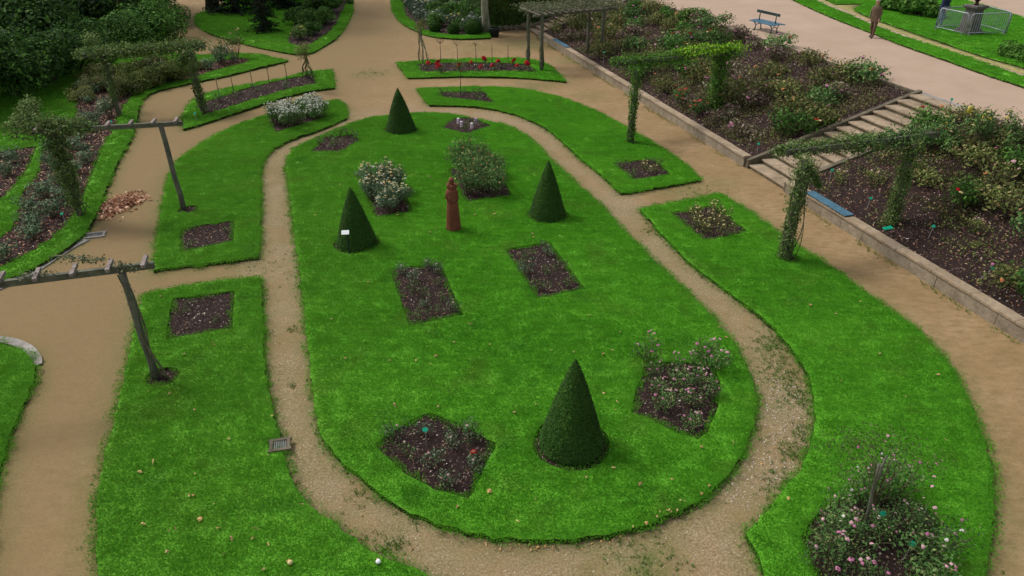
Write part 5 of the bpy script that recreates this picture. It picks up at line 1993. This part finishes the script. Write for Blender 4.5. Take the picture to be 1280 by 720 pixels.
tripod([(524, 78), (529, 81), (537, 81)], (526, 34), 'leafy headed tripod of twisted stems at the left end of the red rose bed', 1)
tripod([(377, 94), (383, 97), (390, 92)], (379, 66), 'leafy headed tripod of twisted stems in the bed left of the central path', 2)


# standard roses on thin stakes
def standard(px_, base_y, hgt, crown, label, grp, mat='roseolive', nleaf=60, bl=()):
    b = P(px_, base_y, .06)
    t = thing('standard_rose', label, 'standard rose', tuple(b), 0, grp)
    m_ = MB()
    m_.tube([b, b + Vector((.01, 0, hgt * .5)), b + Vector((0, 0, hgt))], [.02, .017, .014], 6)
    rr_ = random.Random(px_)
    if crown:
        for k in range(6):
            a = rr_.uniform(0, 6.28)
            m_.tube([b + Vector((0, 0, hgt * .97)), b + Vector((math.cos(a) * crown * .5, math.sin(a) * crown * .5, hgt + crown * .35)), b + Vector((math.cos(a) * crown, math.sin(a) * crown, hgt + crown * .9))], [.01, .007, .004], 4)
    m_.build('stem', M['darkstake'], t)
    if crown and nleaf:
        C, d = lobes_cloud([(Vector((0, 0, hgt + crown * .5)), (crown, crown, crown * .7))], nleaf, np.random.default_rng(px_), .2)
        link('foliage', leaves_mesh(C, .06, 3, out=d), M[mat], t)
        for cn, num in bl:
            for i in range(num):
                blossom(t, tuple(C[i]), .05, cn)


standard(576, 117, 1.15, .42, 'little standard rose with a thin see through crown in the narrow bed above the oval', None, 'vine', 170)
GRP = 'bare standard roses in the red rose bed'
standard(551, 76, .95, .25, 'standard rose with a small reddish crown, leftmost in the red rose bed', GRP, 'rosepurple', 30, (('coral', 3),))
for x, cr_, lb_ in ((572, .25, 'second standard rose from the left in the red rose bed, forked at the top'), (595, .22, 'third standard rose from the left in the red rose bed, forked at the top'), (615, 0, 'bare upright stake fourth from the left in the red rose bed'), (635, 0, 'bare upright stake nearest the far pergola in the red rose bed')):
    standard(x, 79, .95, cr_, lb_, GRP, 'roseolive', 10)
for x, y, lb_ in ((274, 120, 'leftmost bare stake of the five in the long bed left of the central path'), (292, 115, 'second bare stake from the left in the long bed left of the central path'), (316, 109, 'third bare stake from the left in the long bed left of the central path'), (337, 106, 'fourth bare stake from the left in the long bed left of the central path'), (359, 101, 'bare stake next to the stem tripod in the long bed left of the central path')):
    standard(x, y, .75, .08, lb_, 'bare standards in the left narrow bed', 'roseolive', 8)
# staked rose of the lower right bed
b = P(1080, 664, .06)
t = thing('support_stake', 'thick mossy stake standing in the pink roses at the lower right', 'stake', tuple(b))
m_ = MB()
post(m_, b, b + Vector((-.12, .02, 1.40)), .026, .012, 8, 4)
m_.build('stake', M['beamwood'], t, True)
m_ = MB()
m_.tube([b + Vector((-.08, -.03, 1.15)), b + Vector((-.1, -.02, 1.42)), b + Vector((-.04, .03, 1.58))], [.02, .024, .012], 6)
m_.build('stem_stub', M['beamwood'], t)
C, d = lobes_cloud([(Vector((-.1, .4, 1.5)), (.75, .35, .3)), (Vector((.7, .2, 1.2)), (.5, .4, .3)), (Vector((-.3, .2, 1.2)), (.5, .5, .4)), (Vector((0, .6, 1.3)), (1.0, .3, .3))], 1500, np.random.default_rng(77), .1)
o = link('foliage', leaves_mesh(C, .04, 9), M['vine'])
me = o.data
bpy.data.objects.remove(o)
t = thing('climbing_rose', 'thin airy rambler arching round the thick stake at the lower right', 'climbing rose', tuple(b))
link('foliage', me, None, t)
m_ = MB()
rr_ = random.Random(5)
for k in range(14):
    e = Vector(C[rr_.randrange(len(C))])
    m_.tube([b + Vector((0, 0, .6)), b + Vector((e.x * .4, e.y * .4, 1.3)), b + e], [.006, .005, .003], 4)
m_.build('stems', M['cane'], t)
for i in range(9):
    blossom(t, tuple(C[i]), .028, ('palepink', 'pink')[i % 2])

# ------------------------------------------------------------------ statue
sp_ = P(567, 286, .1)
t = thing('terracotta_statue', 'slender terracotta figure with a flared collar standing on the oval lawn', 'statue', (sp_.x, sp_.y, .08))


def fold(th, z):
    return 1 + .05 * math.sin(th * 9 + z * 2) * max(0, 1 - z / 1.1) + .02 * noise.noise(Vector((math.cos(th) * 3, math.sin(th) * 3, z * 6)))


m_ = MB()
m_.lathe((sp_.x, sp_.y, .08), [(.215, 0), (.212, .05), (.195, .3), (.178, .6), (.162, .8), (.157, .86), (.16, .9), (.155, .96), (.15, 1.05), (.146, 1.15), (.15, 1.22), (.13, 1.26)], 40, .85, fold)
m_.build('draped_body', M['terracotta'], t, True)
m_ = MB()


def flare(th, z):
    return 1 + (.16 * math.cos(5 * th) if z > 1.3 else 0)


m_.lathe((sp_.x, sp_.y, .08), [(.125, 1.2), (.13, 1.27), (.136, 1.34), (.142, 1.41), (.115, 1.39), (.07, 1.34)], 40, .85, flare)
m_.build('flared_collar', M['terracotta'], t, True)
m_ = MB()
m_.lathe((sp_.x, sp_.y, .08), [(.08, 1.28), (.065, 1.38), (.07, 1.43), (.08, 1.49), (.072, 1.55), (.045, 1.59), (.008, 1.61)], 20, 1.05)
m_.blob((sp_.x, sp_.y - .07, 1.54), (.014, .02, .02), 2, .1, 6, 5)
m_.build('head', M['terracotta'], t, True)
for sgn in (-1, 1):
    m_ = MB()
    m_.tube([(sp_.x + sgn * .14, sp_.y, 1.27), (sp_.x + sgn * .165, sp_.y - .05, 1.08), (sp_.x + sgn * .03, sp_.y - .15, .98)], [.04, .038, .03], 8)
    m_.build('arm', M['terracotta'], t, True)


# ------------------------------------------------------------------ markers, tags, signs
def marker(px_, py_, z, H, lean, colr, label, grp=None, size=(.052, .042), from_top=False):
    b = P(px_, py_, z)
    t = thing('plant_marker', label, 'plant label', tuple(b), 0, grp)
    m_ = MB()
    e = b + Vector((lean[0], lean[1], H))
    m_.tube([b + Vector((0, 0, -.05)), e], .009, 6)
    m_.build('stake', M['stake'], t)
    m_ = MB()
    n_ = 14
    s__ = len(m_.v)
    for dz in (0, .008):
        for k in range(n_):
            a = 2 * math.pi * k / n_
            m_.v.append(e + Vector((math.cos(a) * size[0], math.sin(a) * size[1] * .65 - dz * .8, math.sin(a) * size[1] * .75 + dz)))
    for k in range(n_):
        m_.f.append((k, (k + 1) % n_, n_ + (k + 1) % n_, n_ + k))
    m_.f.append(tuple(range(n_))[::-1])
    m_.f.append(tuple(range(n_, 2 * n_)))
    m_.build('tag', M[colr], t)


GT = 'green plant labels'
for (x, y, lean, lab) in ((85, 283, (-.12, .1), 'green oval label on a stake in the leaf strewn bed on the left'),
                          (142, 163, (.0, .0), 'green label by the foot of the far left pergola post'),
                          (246, 152, (0, 0), 'green label by the right post of the far left pergola'),
                          (533, 556, (0, 0), 'green label standing in the fan shaped bed left of the nearest cone'),
                          (1128, 700, (.05, 0), 'green label nearest the bottom edge among the pink roses lower right'),
                          (1096, 662, (0, 0), 'green label beside the thick stake in the pink roses lower right')):
    marker(x, y, .08, .36, lean, 'greentag', lab, GT)
for (x, y, lean, lab) in ((1083, 262, (.04, .0), 'green label on the right slope near the blue boards on the wall'),
                          (1160, 298, (.04, 0), 'green label in bare mulch in the middle of the right slope'),
                          (1221, 351, (.28, .0), 'green label on a long leaning stake low on the right slope'),
                          (1037, 226, (0, 0), 'green label at the lower corner of the right slope beside the stairway'),
                          (946, 192, (0, 0), 'green label at the foot of the middle slope beside the near stairway'),
                          (754, 84, (0, 0), 'green label in front of the posts of the far pergola'),
                          (1181, 152, (0, 0), 'teal label in the green bush at the head of the near stairway')):
    z = bank_at(x, y)
    marker(x, y, z, .36 if y > 160 else .75, lean, 'greentag', lab, GT)
z = bank_at(1121, 281)
q = P(1110, 285, z + .06)
m_ = MB()
m_.box((q.x, q.y, q.z), (.3, .12, .025), .35, Matrix.Rotation(.25, 3, 'X'), bev=.006)
tag(m_.build('teal_board', M['greentag']), 'flat teal plate lying in the mulch at the foot of the right pergola post', 'plate')
for (x, y, H, lab) in ((1203, 166, .75, 'dull yellow rectangular tag, left of two in the green bush by the upper walk'), (1221, 176, .75, 'bright yellow rectangular tag, right of two in the green bush by the upper walk')):
    z = bank_at(x, y, 1.8)
    b = P(x, y, z)
    t = thing('yellow_tag', lab, 'tag', tuple(b), 0, 'yellow tags')
    m_ = MB()
    m_.tube([b, b + Vector((0, 0, H))], .01, 6)
    m_.build('stake', M['stake'], t)
    m_ = MB()
    m_.lathe((b.x, b.y, b.z + H - .12), [(.055, 0), (.07, .015), (.075, .12), (.07, .22), (.05, .235)], 16, .5)
    m_.build('tag', M['yellowtag'], t, True)
# white sign beside the cone
b = P(437, 318, .08)
t = thing('garden_sign', 'small white sign plate on a dark stake at the left foot of a yew cone', 'sign', tuple(b))
m_ = MB()
m_.tube([b, b + Vector((0, .02, .62))], .016, 6)
m_.build('stake', M['dark'], t)
m_ = MB()
m_.box(b + Vector((-.04, 0, .66)), (.2, .13, .012), .1, Matrix.Rotation(.6, 3, 'X'), bev=.004)
m_.build('plate', M['whitetag'], t)
# little pale markers in the diamond bed
for i, (x, y, cm) in enumerate(((573, 154, 'whitetag'), (577, 158, 'whitetag'), (590, 160, 'whitetag'), (595, 154, 'whitetag'))):
    b = P(x, y, .08)
    m_ = MB()
    m_.lathe((b.x, b.y, .06), [(.06, 0), (.06, .2), (.055, .23), (.03, .24)], 12)
    tag(m_.build('protective_cap', M['petal']), 'pale little cap over a young plant in the diamond shaped bed', 'plant cap', 'pale caps in the diamond bed')

# ------------------------------------------------------------------ blue boards on the walls, drains, gutter
for (x0, y0, x1, y1, lab) in ((1014, 238, 1063, 268, 'blue painted seat boards fixed on top of the wall near the pergola'), (695, 48, 712, 58, 'blue green seat boards on the far wall end by the four post pergola')):
    a, b = P(x0, y0, .47), P(x1, y1, .47)
    sa = st_of(a.x, a.y)[0]
    sb = st_of(b.x, b.y)[0]
    if x0 > 900:
        sa = max(sa, 18.98)
    else:
        sa = max(sa, -7.3)
    t = thing('wall_bench', lab, 'bench', tuple(ST((sa + sb) / 2, .02, WT)))
    for k, off in enumerate((-.13, .0, .13)):
        m_ = MB()
        m_.box(ST((sa + sb) / 2, .0 + off * .85, WT + .04), (.1, sb - sa, .025), ANG, bev=.006)
        m_.build('board', M['bluewood'], t)
    for k in (.15, .5, .85):
        m_ = MB()
        m_.box(ST(sa + (sb - sa) * k, .0, WT + .015), (.3, .05, .026), ANG, bev=.004)
        m_.build('bracket', M['iron'], t)


def grate(c, w, l, rot, label, frame='concrete', z0=0.0):
    t = thing('drain_grate', label, 'drain', (c.x, c.y, z0), 0)
    m_ = MB()
    ca_, sa_ = math.cos(rot), math.sin(rot)

    def q(u, v, z):
        return Vector((c.x + u * ca_ - v * sa_, c.y + u * sa_ + v * ca_, z))
    for (u, v, a, b_) in ((0, l / 2, w + .1, .06), (0, -l / 2, w + .1, .06), (w / 2, 0, .06, l - .06), (-w / 2, 0, .06, l - .06)):
        m_.box(q(u, v, .02 + z0), (a, b_, .05), rot, bev=.004)
    m_.build('frame', M[frame], t)
    m_ = MB()
    nb_ = int(w / .035)
    for i in range(nb_):
        m_.box(q(-w / 2 + w * (i + .5) / nb_, 0, .024 + z0), (.018, l - .06, .02), rot)
    m_.box(q(0, 0, .010 + z0), (w - .05, l - .05, .008), rot)
    m_.build('bars', M['grate'], t)


grate(P(350, 556, .11), .30, .27, .25, 'small square metal drain grate at the edge of the inner path, lower left', 'stonedark', .085)
grate(P(117, 295), .55, .3, .32, 'stone framed drain grate at the end of the pale gutter on the left path')


def band(pts, w, h, name, label, mat):
    W_ = [P(x, y, 0) for x, y in pts]
    fine = []
    for i in range(len(W_) - 1):
        p0 = W_[max(i - 1, 0)]; p1 = W_[i]; p2 = W_[i + 1]; p3 = W_[min(i + 2, len(W_) - 1)]
        for j in range(8):
            t_ = j / 8
            fine.append(.5 * ((2 * p1) + (p2 - p0) * t_ + (2 * p0 - 5 * p1 + 4 * p2 - p3) * t_ * t_ + (3 * p1 - p0 - 3 * p2 + p3) * t_ ** 3))
    fine.append(W_[-1])
    m_ = MB()
    for i, p_ in enumerate(fine):
        d = fine[min(i + 1, len(fine) - 1)] - fine[max(i - 1, 0)]
        nn_ = Vector((-d.y, d.x, 0)).normalized()
        for off, z in ((-w / 2, -.05), (-w / 2, h), (0, h * .55), (w / 2, h), (w / 2, -.05)):
            m_.v.append(Vector((p_.x + nn_.x * off, p_.y + nn_.y * off, z)))
    for i in range(len(fine) - 1):
        for a in range(4):
            k = i * 5 + a
            m_.f.append((k, k + 5, k + 6, k + 1))
    o_ = m_.build(name, M[mat])
    tag(o_, label, 'gutter')


band([(108, 300), (90, 309), (70, 322), (50, 335), (25, 349), (-5, 362), (-60, 385)], .26, .035, 'stone_gutter', 'pale curved stone gutter along the grass edge on the left path', 'concrete')
band([(-40, 422), (0, 426), (20, 430), (36, 438), (45, 449), (46, 458)], .22, .05, 'stone_gutter', 'pale curved stone edging round the tip of the lawn at the left edge', 'concrete')

# leaf pile on the left path
c = P(150, 257)
rg = np.random.default_rng(31)
n = 900
u = rg.normal(0, 1, (n, 2)) * np.array([.26, .52])
u = u[(np.abs(u[:, 0]) < .8) & (np.abs(u[:, 1]) < 1.2)]
n = len(u)
hgt = .12 * np.exp(-(u[:, 0] ** 2) / .35 - (u[:, 1] ** 2) / .8) * rg.uniform(.2, 1, n) + .015
C = np.stack([u[:, 0] + .14 * u[:, 1], u[:, 1], hgt], 1)
t = thing('leaf_pile', 'heap of fallen brown leaves lying on the left path', 'leaf pile', (c.x, c.y, .0))
M['pileleaf'] = mat_leaf('pile_leaf', [(0, (0.138, 0.0552, 0.03036)), (.35, (0.3312, 0.1518, 0.0828)), (.7, (0.5796, 0.3312, 0.207)), (1, (0.9108, 0.6486, 0.4692))], objvar=0)
o = link('leaves', leaves_mesh(C, .11, 33, up=1.3, asp=.75), M['pileleaf'], t)
o['kind'] = 'stuff'

# fallen leaves on lawns and paths
FM = []
for i in range(5):
    rg = np.random.default_rng(i)
    me = chip_mesh(i + 70, 7, .35)
    me.materials.append(M['fleaf'])
    FM.append(me)
spots_leaf = [(487, 451), (520, 451), (545, 446), (494, 507), (588, 406), (568, 428), (548, 509), (754, 443), (754, 492), (772, 503), (643, 516), (800, 606), (840, 600), (767, 585), (648, 652), (212, 493), (243, 513), (242, 620), (176, 590), (192, 578), (286, 549), (212, 664), (273, 661), (290, 674), (280, 693), (209, 690), (316, 674), (361, 703), (236, 620), (267, 431), (268, 371), (433, 592), (370, 605), (472, 702), (320, 662), (201, 371), (231, 443), (1013, 382), (1172, 469), (1051, 477), (1100, 443), (553, 392), (820, 425), (908, 422), (571, 311), (460, 353), (425, 231), (497, 269), (537, 291), (545, 287), (700, 296), (666, 293), (667, 297), (593, 269), (618, 268), (537, 221), (330, 712), (250, 650), (180, 655), (219, 661), (9, 548), (1045, 393), (612, 615)]
NL0 = len(spots_leaf)
for i in range(60):
    x, y = rr.uniform(140, 1200), rr.uniform(180, 715)
    spots_leaf.append((x, y))
for i in range(46):
    u = rr.random()
    spots_leaf.append((600 + 290 * u + rr.uniform(-6, 6), 683 - 75 * max(0, u - .45) ** 1.3 * 2.2 + rr.uniform(-3, 6)))
for i, (x, y) in enumerate(spots_leaf):
    q = P(x, y, .12)
    a_ = np.array([[q.x, q.y]])
    onlawn = any(pip(a_, LOUT[k])[0] for k in ('oval', 'a', 'l', 'c', 'd', 'e'))
    if any(pip(a_, bb)[0] for bb in BEDS.values()): continue
    if not onlawn:
        q = P(x, y, 0)
        if st_of(q.x, q.y)[1] > -.2: continue
    o = link('fallen_leaf', FM[i % 5])
    o.location = (q.x, q.y, (.135 if onlawn else .012))
    s__ = rr.uniform(.045, .075) if i < NL0 else rr.uniform(.028, .055)
    o.scale = (s__, s__, s__)
    o.rotation_euler = (rr.uniform(-.4, .4), rr.uniform(-.4, .4), rr.uniform(0, 6))
    tag(o, 'small dry fallen leaf lying on the grass' if onlawn else 'small dry fallen leaf lying on the sandy path', 'fallen leaf', 'fallen leaves on the grass' if onlawn else 'fallen leaves on the path')
for i, (x, y) in enumerate(((363, 704), (473, 703))):
    q = P(x, y, .13)
    m_ = MB()
    m_.blob((q.x, q.y, .15), (.04, .04, .035), i, .1)
    tag(m_.build('mushroom', M['cream'] if i == 0 else M['whitetag'], None, True), 'round yellowish fallen fruit on the lower left lawn' if i == 0 else 'small white mushroom at the edge of the lower left lawn', 'fruit' if i == 0 else 'mushroom')
    if i == 0: bpy.context.scene.objects[-1].name = 'fallen_fruit'

# weeds and rough grass along lawn edges, walls
wv, wf = [], []
rg = np.random.default_rng(77)
wt = []
for k in ('oval', 'a', 'l', 'c', 'd', 'f', 'g', 'h', 'e'):
    ol = LOUT[k]
    for (x, y) in ol:
        if y > 34 or abs(x) > 25: continue
        g_ = noise.noise(Vector((x * .7, y * .7, 12)))
        m_ = rg.poisson(4.0 if g_ > 0 else 1.6)
        for _ in range(m_):
            wt.append((x + rg.normal(0, .075), y + rg.normal(0, .075), 0))
for s__ in np.arange(-7.4, 34, .05):
    if 16.3 < s__ < 18.8: continue
    if noise.noise(Vector((s__ * .8, 3, 1))) > -.15:
        q = ST(s__, -.17 - abs(rg.normal(0, .09)))
        wt.append((q.x, q.y, 0))
for (mx_, my_, mr, m_) in ((800, 698, .7, 90), (980, 470, .7, 200), (1000, 500, .45, 130), (968, 430, .5, 90), (992, 565, .4, 90), (975, 605, .4, 60), (487, 682, .3, 60), (465, 92, 1.0, 60), (965, 440, .5, 50), (870, 238, 1.2, 70), (1005, 540, .4, 60), (822, 290, .5, 50), (455, 620, .3, 25), (365, 412, .12, 14), (364, 482, .08, 8), (330, 330, 1.0, 40)):
    c_ = P(mx_, my_)
    for _ in range(m_):
        wt.append((c_.x + rg.normal(0, mr * .5), c_.y + rg.normal(0, mr * .5), 0))
wt = np.array(wt)
keep = np.ones(len(wt), bool)
for k in ('oval', 'a', 'l', 'c', 'd', 'f', 'g', 'h', 'e'):
    keep &= ~(pip(wt[:, :2], LOUT[k]) & (dist_poly(wt[:, :2], LOUT[k][::3]) > .06))
wt = wt[keep]
nb_ = 9
C = np.repeat(wt, nb_, axis=0)
C = C + np.stack([rg.normal(0, .025, len(C)), rg.normal(0, .025, len(C)), np.abs(rg.normal(.012, .012, len(C)))], 1)
me = leaves_mesh(C, .034, 5, up=.5, asp=.4)
o = link('weeds', me, M['weed'])
o['kind'] = 'stuff'


# ------------------------------------------------------------------ park bench
fa, fb_ = P(946, 36, TZ), P(968, 42, TZ)
c = (fa + fb_) / 2
ang = math.atan2((fb_ - fa).y, (fb_ - fa).x)
ang = math.atan2(P(978, 32, TZ).y - P(940, 23, TZ).y, P(978, 32, TZ).x - P(940, 23, TZ).x)
t = thing('park_bench', 'blue double sided park bench with a dark single back board on the upper walk', 'bench', (c.x, c.y, TZ), ang)


def lbuild(m__, name, mat, parent, smooth=False):
    """build with coordinates already local to the thing"""
    me_ = bpy.data.meshes.new(name)
    me_.from_pydata([tuple(v) for v in m__.v], [], m__.f)
    if smooth: me_.polygons.foreach_set('use_smooth', [True] * len(me_.polygons))
    me_.update()
    return link(name, me_, M[mat] if mat else None, parent)


BL = 1.75
for sgn in (-1, 1):
    for k in range(3):
        m_ = MB()
        m_.box((0, sgn * (.09 + k * .125), .44 - .012 * k), (BL, .105, .035), 0, bev=.006)
        lbuild(m_, 'seat_plank', 'bluewood', t)
m_ = MB()
m_.box((0, 0, .86), (BL * .93, .035, .13), 0, bev=.008)
lbuild(m_, 'back_board', 'benchback', t)
for sgn in (-1, 1):
    x = sgn * BL * .33
    m_ = MB()
    m_.tube([(x, 0, .38), (x, 0, .6), (x, 0, .93)], [.035, .028, .022], 8)
    m_.tube([(x, -.37, .40), (x, 0, .385), (x, .37, .40)], .026, 8)
    for s2 in (-1, 1):
        m_.tube([(x, s2 * .3, .4), (x, s2 * .16, .22), (x, s2 * .2, .02)], [.028, .026, .03], 8)
    m_.tube([(x, -.17, .22), (x, 0, .3), (x, .17, .22)], .02, 6)
    su = lbuild(m_, 'support', 'iron', t, True)
    for s2 in (-1, 1):
        m_ = MB()
        m_.box((x, s2 * .21, .015), (.07, .12, .03), 0, bev=.006)
        lbuild(m_, 'foot', 'iron', su)

# ------------------------------------------------------------------ plinth with bust and crowd barriers
c = P(1209, 43, TZ)
t = thing('stone_plinth', 'dark square stone plinth enclosed by metal crowd barriers', 'plinth', (c.x, c.y, TZ), .35)
m_ = MB()
m_.box((0, 0, .10), (.95, .95, .2), 0, bev=.02)
m_.box((0, 0, .25), (.8, .8, .1), 0, bev=.02)
lbuild(m_, 'base', 'plinth', t)
m_ = MB()
v0 = len(m_.v)
for z, h_ in ((.29, .32), (1.18, .27)):
    for a, b_ in ((-1, -1), (1, -1), (1, 1), (-1, 1)):
        m_.v.append(Vector((a * h_, b_ * h_, z)))
for k in range(4):
    m_.f.append((k, (k + 1) % 4, 4 + (k + 1) % 4, 4 + k))
m_.f.append((3, 2, 1, 0)); m_.f.append((4, 5, 6, 7))
lbuild(m_, 'shaft', 'plinth', t)
m_ = MB()
m_.box((0, 0, 1.22), (.66, .66, .08), 0, bev=.015)
m_.box((0, 0, 1.31), (.8, .8, .1), 0, bev=.015)
lbuild(m_, 'cap', 'plinth', t)
t = thing('bronze_bust', 'dark bronze bust on the plinth, mostly cut off by the top edge', 'statue', (c.x, c.y, TZ + 1.36), .35)
m_ = MB()
m_.lathe((0, 0, 0), [(.13, 0), (.14, .06), (.09, .1), (.1, .16), (.2, .26), (.25, .38), (.22, .46), (.1, .52), (.065, .56), (.07, .62), (.1, .7), (.105, .78), (.08, .87), (.03, .91)], 24, .65)
m_.blob((0, -.085, .73), (.022, .03, .03), 2, .1, 6, 5)
lbuild(m_, 'bust_figure', 'bronze', t, True)


def barrier(a, b, label):
    L = (b - a).length
    ang_ = math.atan2((b - a).y, (b - a).x)
    c_ = (a + b) / 2
    t_ = thing('crowd_barrier', label, 'barrier', (c_.x, c_.y, TZ), ang_, 'crowd barriers round the plinth')
    h = L / 2 - .03
    m__ = MB()
    pts = [(-h, 0, .05), (-h, 0, .98), (-h + .1, 0, 1.08), (h - .1, 0, 1.08), (h, 0, .98), (h, 0, .05)]
    m__.tube(pts, .022, 8)
    m__.tube([(-h, 0, .2), (h, 0, .2)], .018, 6)
    lbuild(m__, 'frame', 'steel', t_, True)
    nb__ = max(8, int(L / .13))
    for i in range(1, nb__):
        m__ = MB()
        x_ = -h + 2 * h * i / nb__
        m__.tube([(x_, 0, .2), (x_, 0, 1.07)], .009, 5)
        lbuild(m__, 'bar', 'steel', t_)
    for sg in (-1, 1):
        m__ = MB()
        m__.tube([(sg * (h - .12), -.27, .02), (sg * (h - .12), 0, .12), (sg * (h - .12), .27, .02)], .018, 6)
        lbuild(m__, 'foot', 'steel', t_, True)


k0, k1, k2, k3 = P(1167, 38, TZ), P(1205, 47, TZ), P(1257, 45, TZ), P(1222, 35, TZ)
barrier(k0, k1 - (k1 - k0).normalized() * .05, 'metal crowd barrier on the near left side of the plinth')
barrier(k1 + (k2 - k1).normalized() * .05, k2, 'metal crowd barrier on the near right side of the plinth')
barrier(k2 + (k3 - k2).normalized() * .08, k3, 'metal crowd barrier on the far right side of the plinth')
barrier(k3 + (k0 - k3).normalized() * .08, k0 + (k3 - k0).normalized() * .08, 'metal crowd barrier on the far left side of the plinth')


# ------------------------------------------------------------------ people
def skin_mesh(name, joints, edges, sub=2, root=0):
    bm = bmesh.new()
    lay = bm.verts.layers.skin.verify()
    vs = []
    for i, (x, y, z, rx, ry) in enumerate(joints):
        v = bm.verts.new((x, y, z))
        v[lay].radius = (rx, ry)
        v[lay].use_root = (i == root)
        vs.append(v)
    for a, b_ in edges:
        bm.edges.new((vs[a], vs[b_]))
    me_ = bpy.data.meshes.new(name)
    bm.to_mesh(me_)
    bm.free()
    o_ = bpy.data.objects.new(name, me_)
    col.objects.link(o_)
    o_.modifiers.new('skin', 'SKIN').use_smooth_shade = True
    sb = o_.modifiers.new('sub', 'SUBSURF')
    sb.levels = sub
    sb.render_levels = sub
    dg = bpy.context.evaluated_depsgraph_get()
    dg.update()
    res = bpy.data.meshes.new_from_object(o_.evaluated_get(dg))
    bpy.data.objects.remove(o_)
    res.name = name
    res.polygons.foreach_set('use_smooth', [True] * len(res.polygons))
    return res


def person(label, loc, rz, coat, trouser, hair, stride=.16, lean=.05, coatlen=.78, seed=0, arm=.0, bulk=1.0):
    t_ = thing('person', label, 'person', loc, rz)
    # faces -Y ; joints : x, y, z, rx, ry
    J = [(0, 0, .93, .13, .10), (0, -lean * .4, 1.12, .125, .09), (0, -lean, 1.33, .15, .10), (0, -lean * 1.3, 1.46, .07, .065), (0, -lean * 1.6, 1.53, .055, .055), (0, -lean * 1.9, 1.63, .078, .088), (0, -lean * 1.9, 1.71, .062, .075)]
    E_ = [(0, 1), (1, 2), (2, 3), (3, 4), (4, 5), (5, 6)]

    def add(p_, par):
        J.append(p_)
        E_.append((par, len(J) - 1))
        return len(J) - 1
    for sg in (-1, 1):
        st = stride * sg
        h_ = add((sg * .10, 0, .86, .085, .085), 0)
        kn = add((sg * .10, -.03 - st * .5 - (.05 if sg < 0 else 0), .48, .075, .078), h_)
        an = add((sg * .10, -st + .05, .10, .06, .062), kn)
        heel = add((sg * .10, -st - .02, .05, .04, .045), an)
        add((sg * .11, -st - .16, .035, .036, .03), heel)
        sh = add((sg * .19, -lean, 1.39, .06, .055), 2)
        el = add((sg * .235, -lean + .04 + st * .25, 1.12, .045, .045), sh)
        wr = add((sg * .205, -lean - .06 + st * .5 - arm, .90 + arm * .4, .03, .027), el)
        pm = add((sg * .225, -lean - .08 + st * .5 - arm * 1.2, .82 + arm * .4, .034, .018), wr)
        for f in range(4):
            k1_ = add((sg * .225 - .0, -lean - .115 + st * .5 - arm * 1.2 + f * .021, .755 + arm * .4, .009, .009), pm)
            add((sg * .215, -lean - .11 + st * .5 - arm * 1.2 + f * .02, .715 + arm * .4 + .008 * abs(f - 1.5), .008, .008), k1_)
        add((sg * .20, -lean - .13 + st * .5 - arm * 1.2, .79 + arm * .4, .010, .010), pm)
    me_ = skin_mesh('body', J, E_)
    for mm in ('skin', coat, trouser, 'shoe'):
        me_.materials.append(M[mm])
    for p_ in me_.polygons:
        z, x = p_.center.z, abs(p_.center.x)
        y = p_.center.y
        if z < .085: k = 3
        elif z < .9 and x < .19: k = 2
        elif z > 1.49: k = 0
        elif x > .185 and z < .9 + arm * .4: k = 0
        else: k = 1
        p_.material_index = k
    link('body', me_, None, t_)
    # coat skirt: closed shell that hangs from the chest
    m__ = MB()
    prof_ = [(.205, coatlen), (.215, coatlen + .03), (.20, .95), (.185, 1.1), (.198, 1.28), (.185, 1.38), (.125, 1.46), (.08, 1.49)]
    s0_ = len(m__.v)
    for (r_, z) in prof_:
        yy = -lean * max(0, (z - .9) / .45)
        for k in range(24):
            a = 2 * math.pi * k / 24
            wr_ = 1 + .05 * noise.noise(Vector((math.cos(a) * 2, math.sin(a) * 2, z * 7 + seed)))
            m__.v.append(Vector((r_ * bulk * 1.12 * wr_ * math.cos(a), yy + r_ * bulk * .78 * wr_ * math.sin(a), z)))
    for j in range(len(prof_) - 1):
        for k in range(24):
            a0 = s0_ + j * 24 + k
            a1 = s0_ + j * 24 + (k + 1) % 24
            m__.f.append((a0, a1, a1 + 24, a0 + 24))
    lbuild(m__, 'coat', coat, t_, True)
    hy = -lean * 1.9
    m__ = MB()
    m__.blob((0, hy + .018, 1.705), (.083, .096, .085), seed, .12, 14, 10, 3)
    lbuild(m__, 'hair', hair, t_, True)
    m__ = MB()
    m__.blob((0, hy - .098, 1.645), (.014, .02, .024), 1, .05, 8, 6)
    lbuild(m__, 'nose', 'skin', t_, True)
    for sg in (-1, 1):
        m__ = MB()
        m__.blob((sg * .033, hy - .083, 1.668), (.013, .009, .009), 1, .02, 8, 6)
        lbuild(m__, 'eye', 'eye', t_, True)
        m__ = MB()
        m__.blob((sg * .083, hy + .005, 1.65), (.012, .022, .034), 1, .05, 8, 6)
        lbuild(m__, 'ear', 'skin', t_, True)
    m__ = MB()
    m__.blob((0, hy - .086, 1.6), (.026, .009, .008), 1, .02, 8, 5)
    lbuild(m__, 'mouth', 'trouser', t_, True)
    return t_


q = P(1089, 47, TZ)
person('elderly person in a brown coat and tan trousers walking along the upper walk', (q.x, q.y, TZ), R(-50), 'coat', 'trouser', 'hair', .15, .11, .72, 1)
q = P(1173, 35, TZ)
person('person in dark jacket and blue jeans standing behind the crowd barrier', (q.x, q.y, TZ + .06), R(30), 'navy', 'denim', 'darkhair', .05, .03, .86, 2, .12, 1.2)

for o in SP:
    rm_tree(o)
for c_ in list(bpy.data.objects):
    if c_.type == 'MESH' and c_.data and len(c_.data.materials) == 0:
        pass
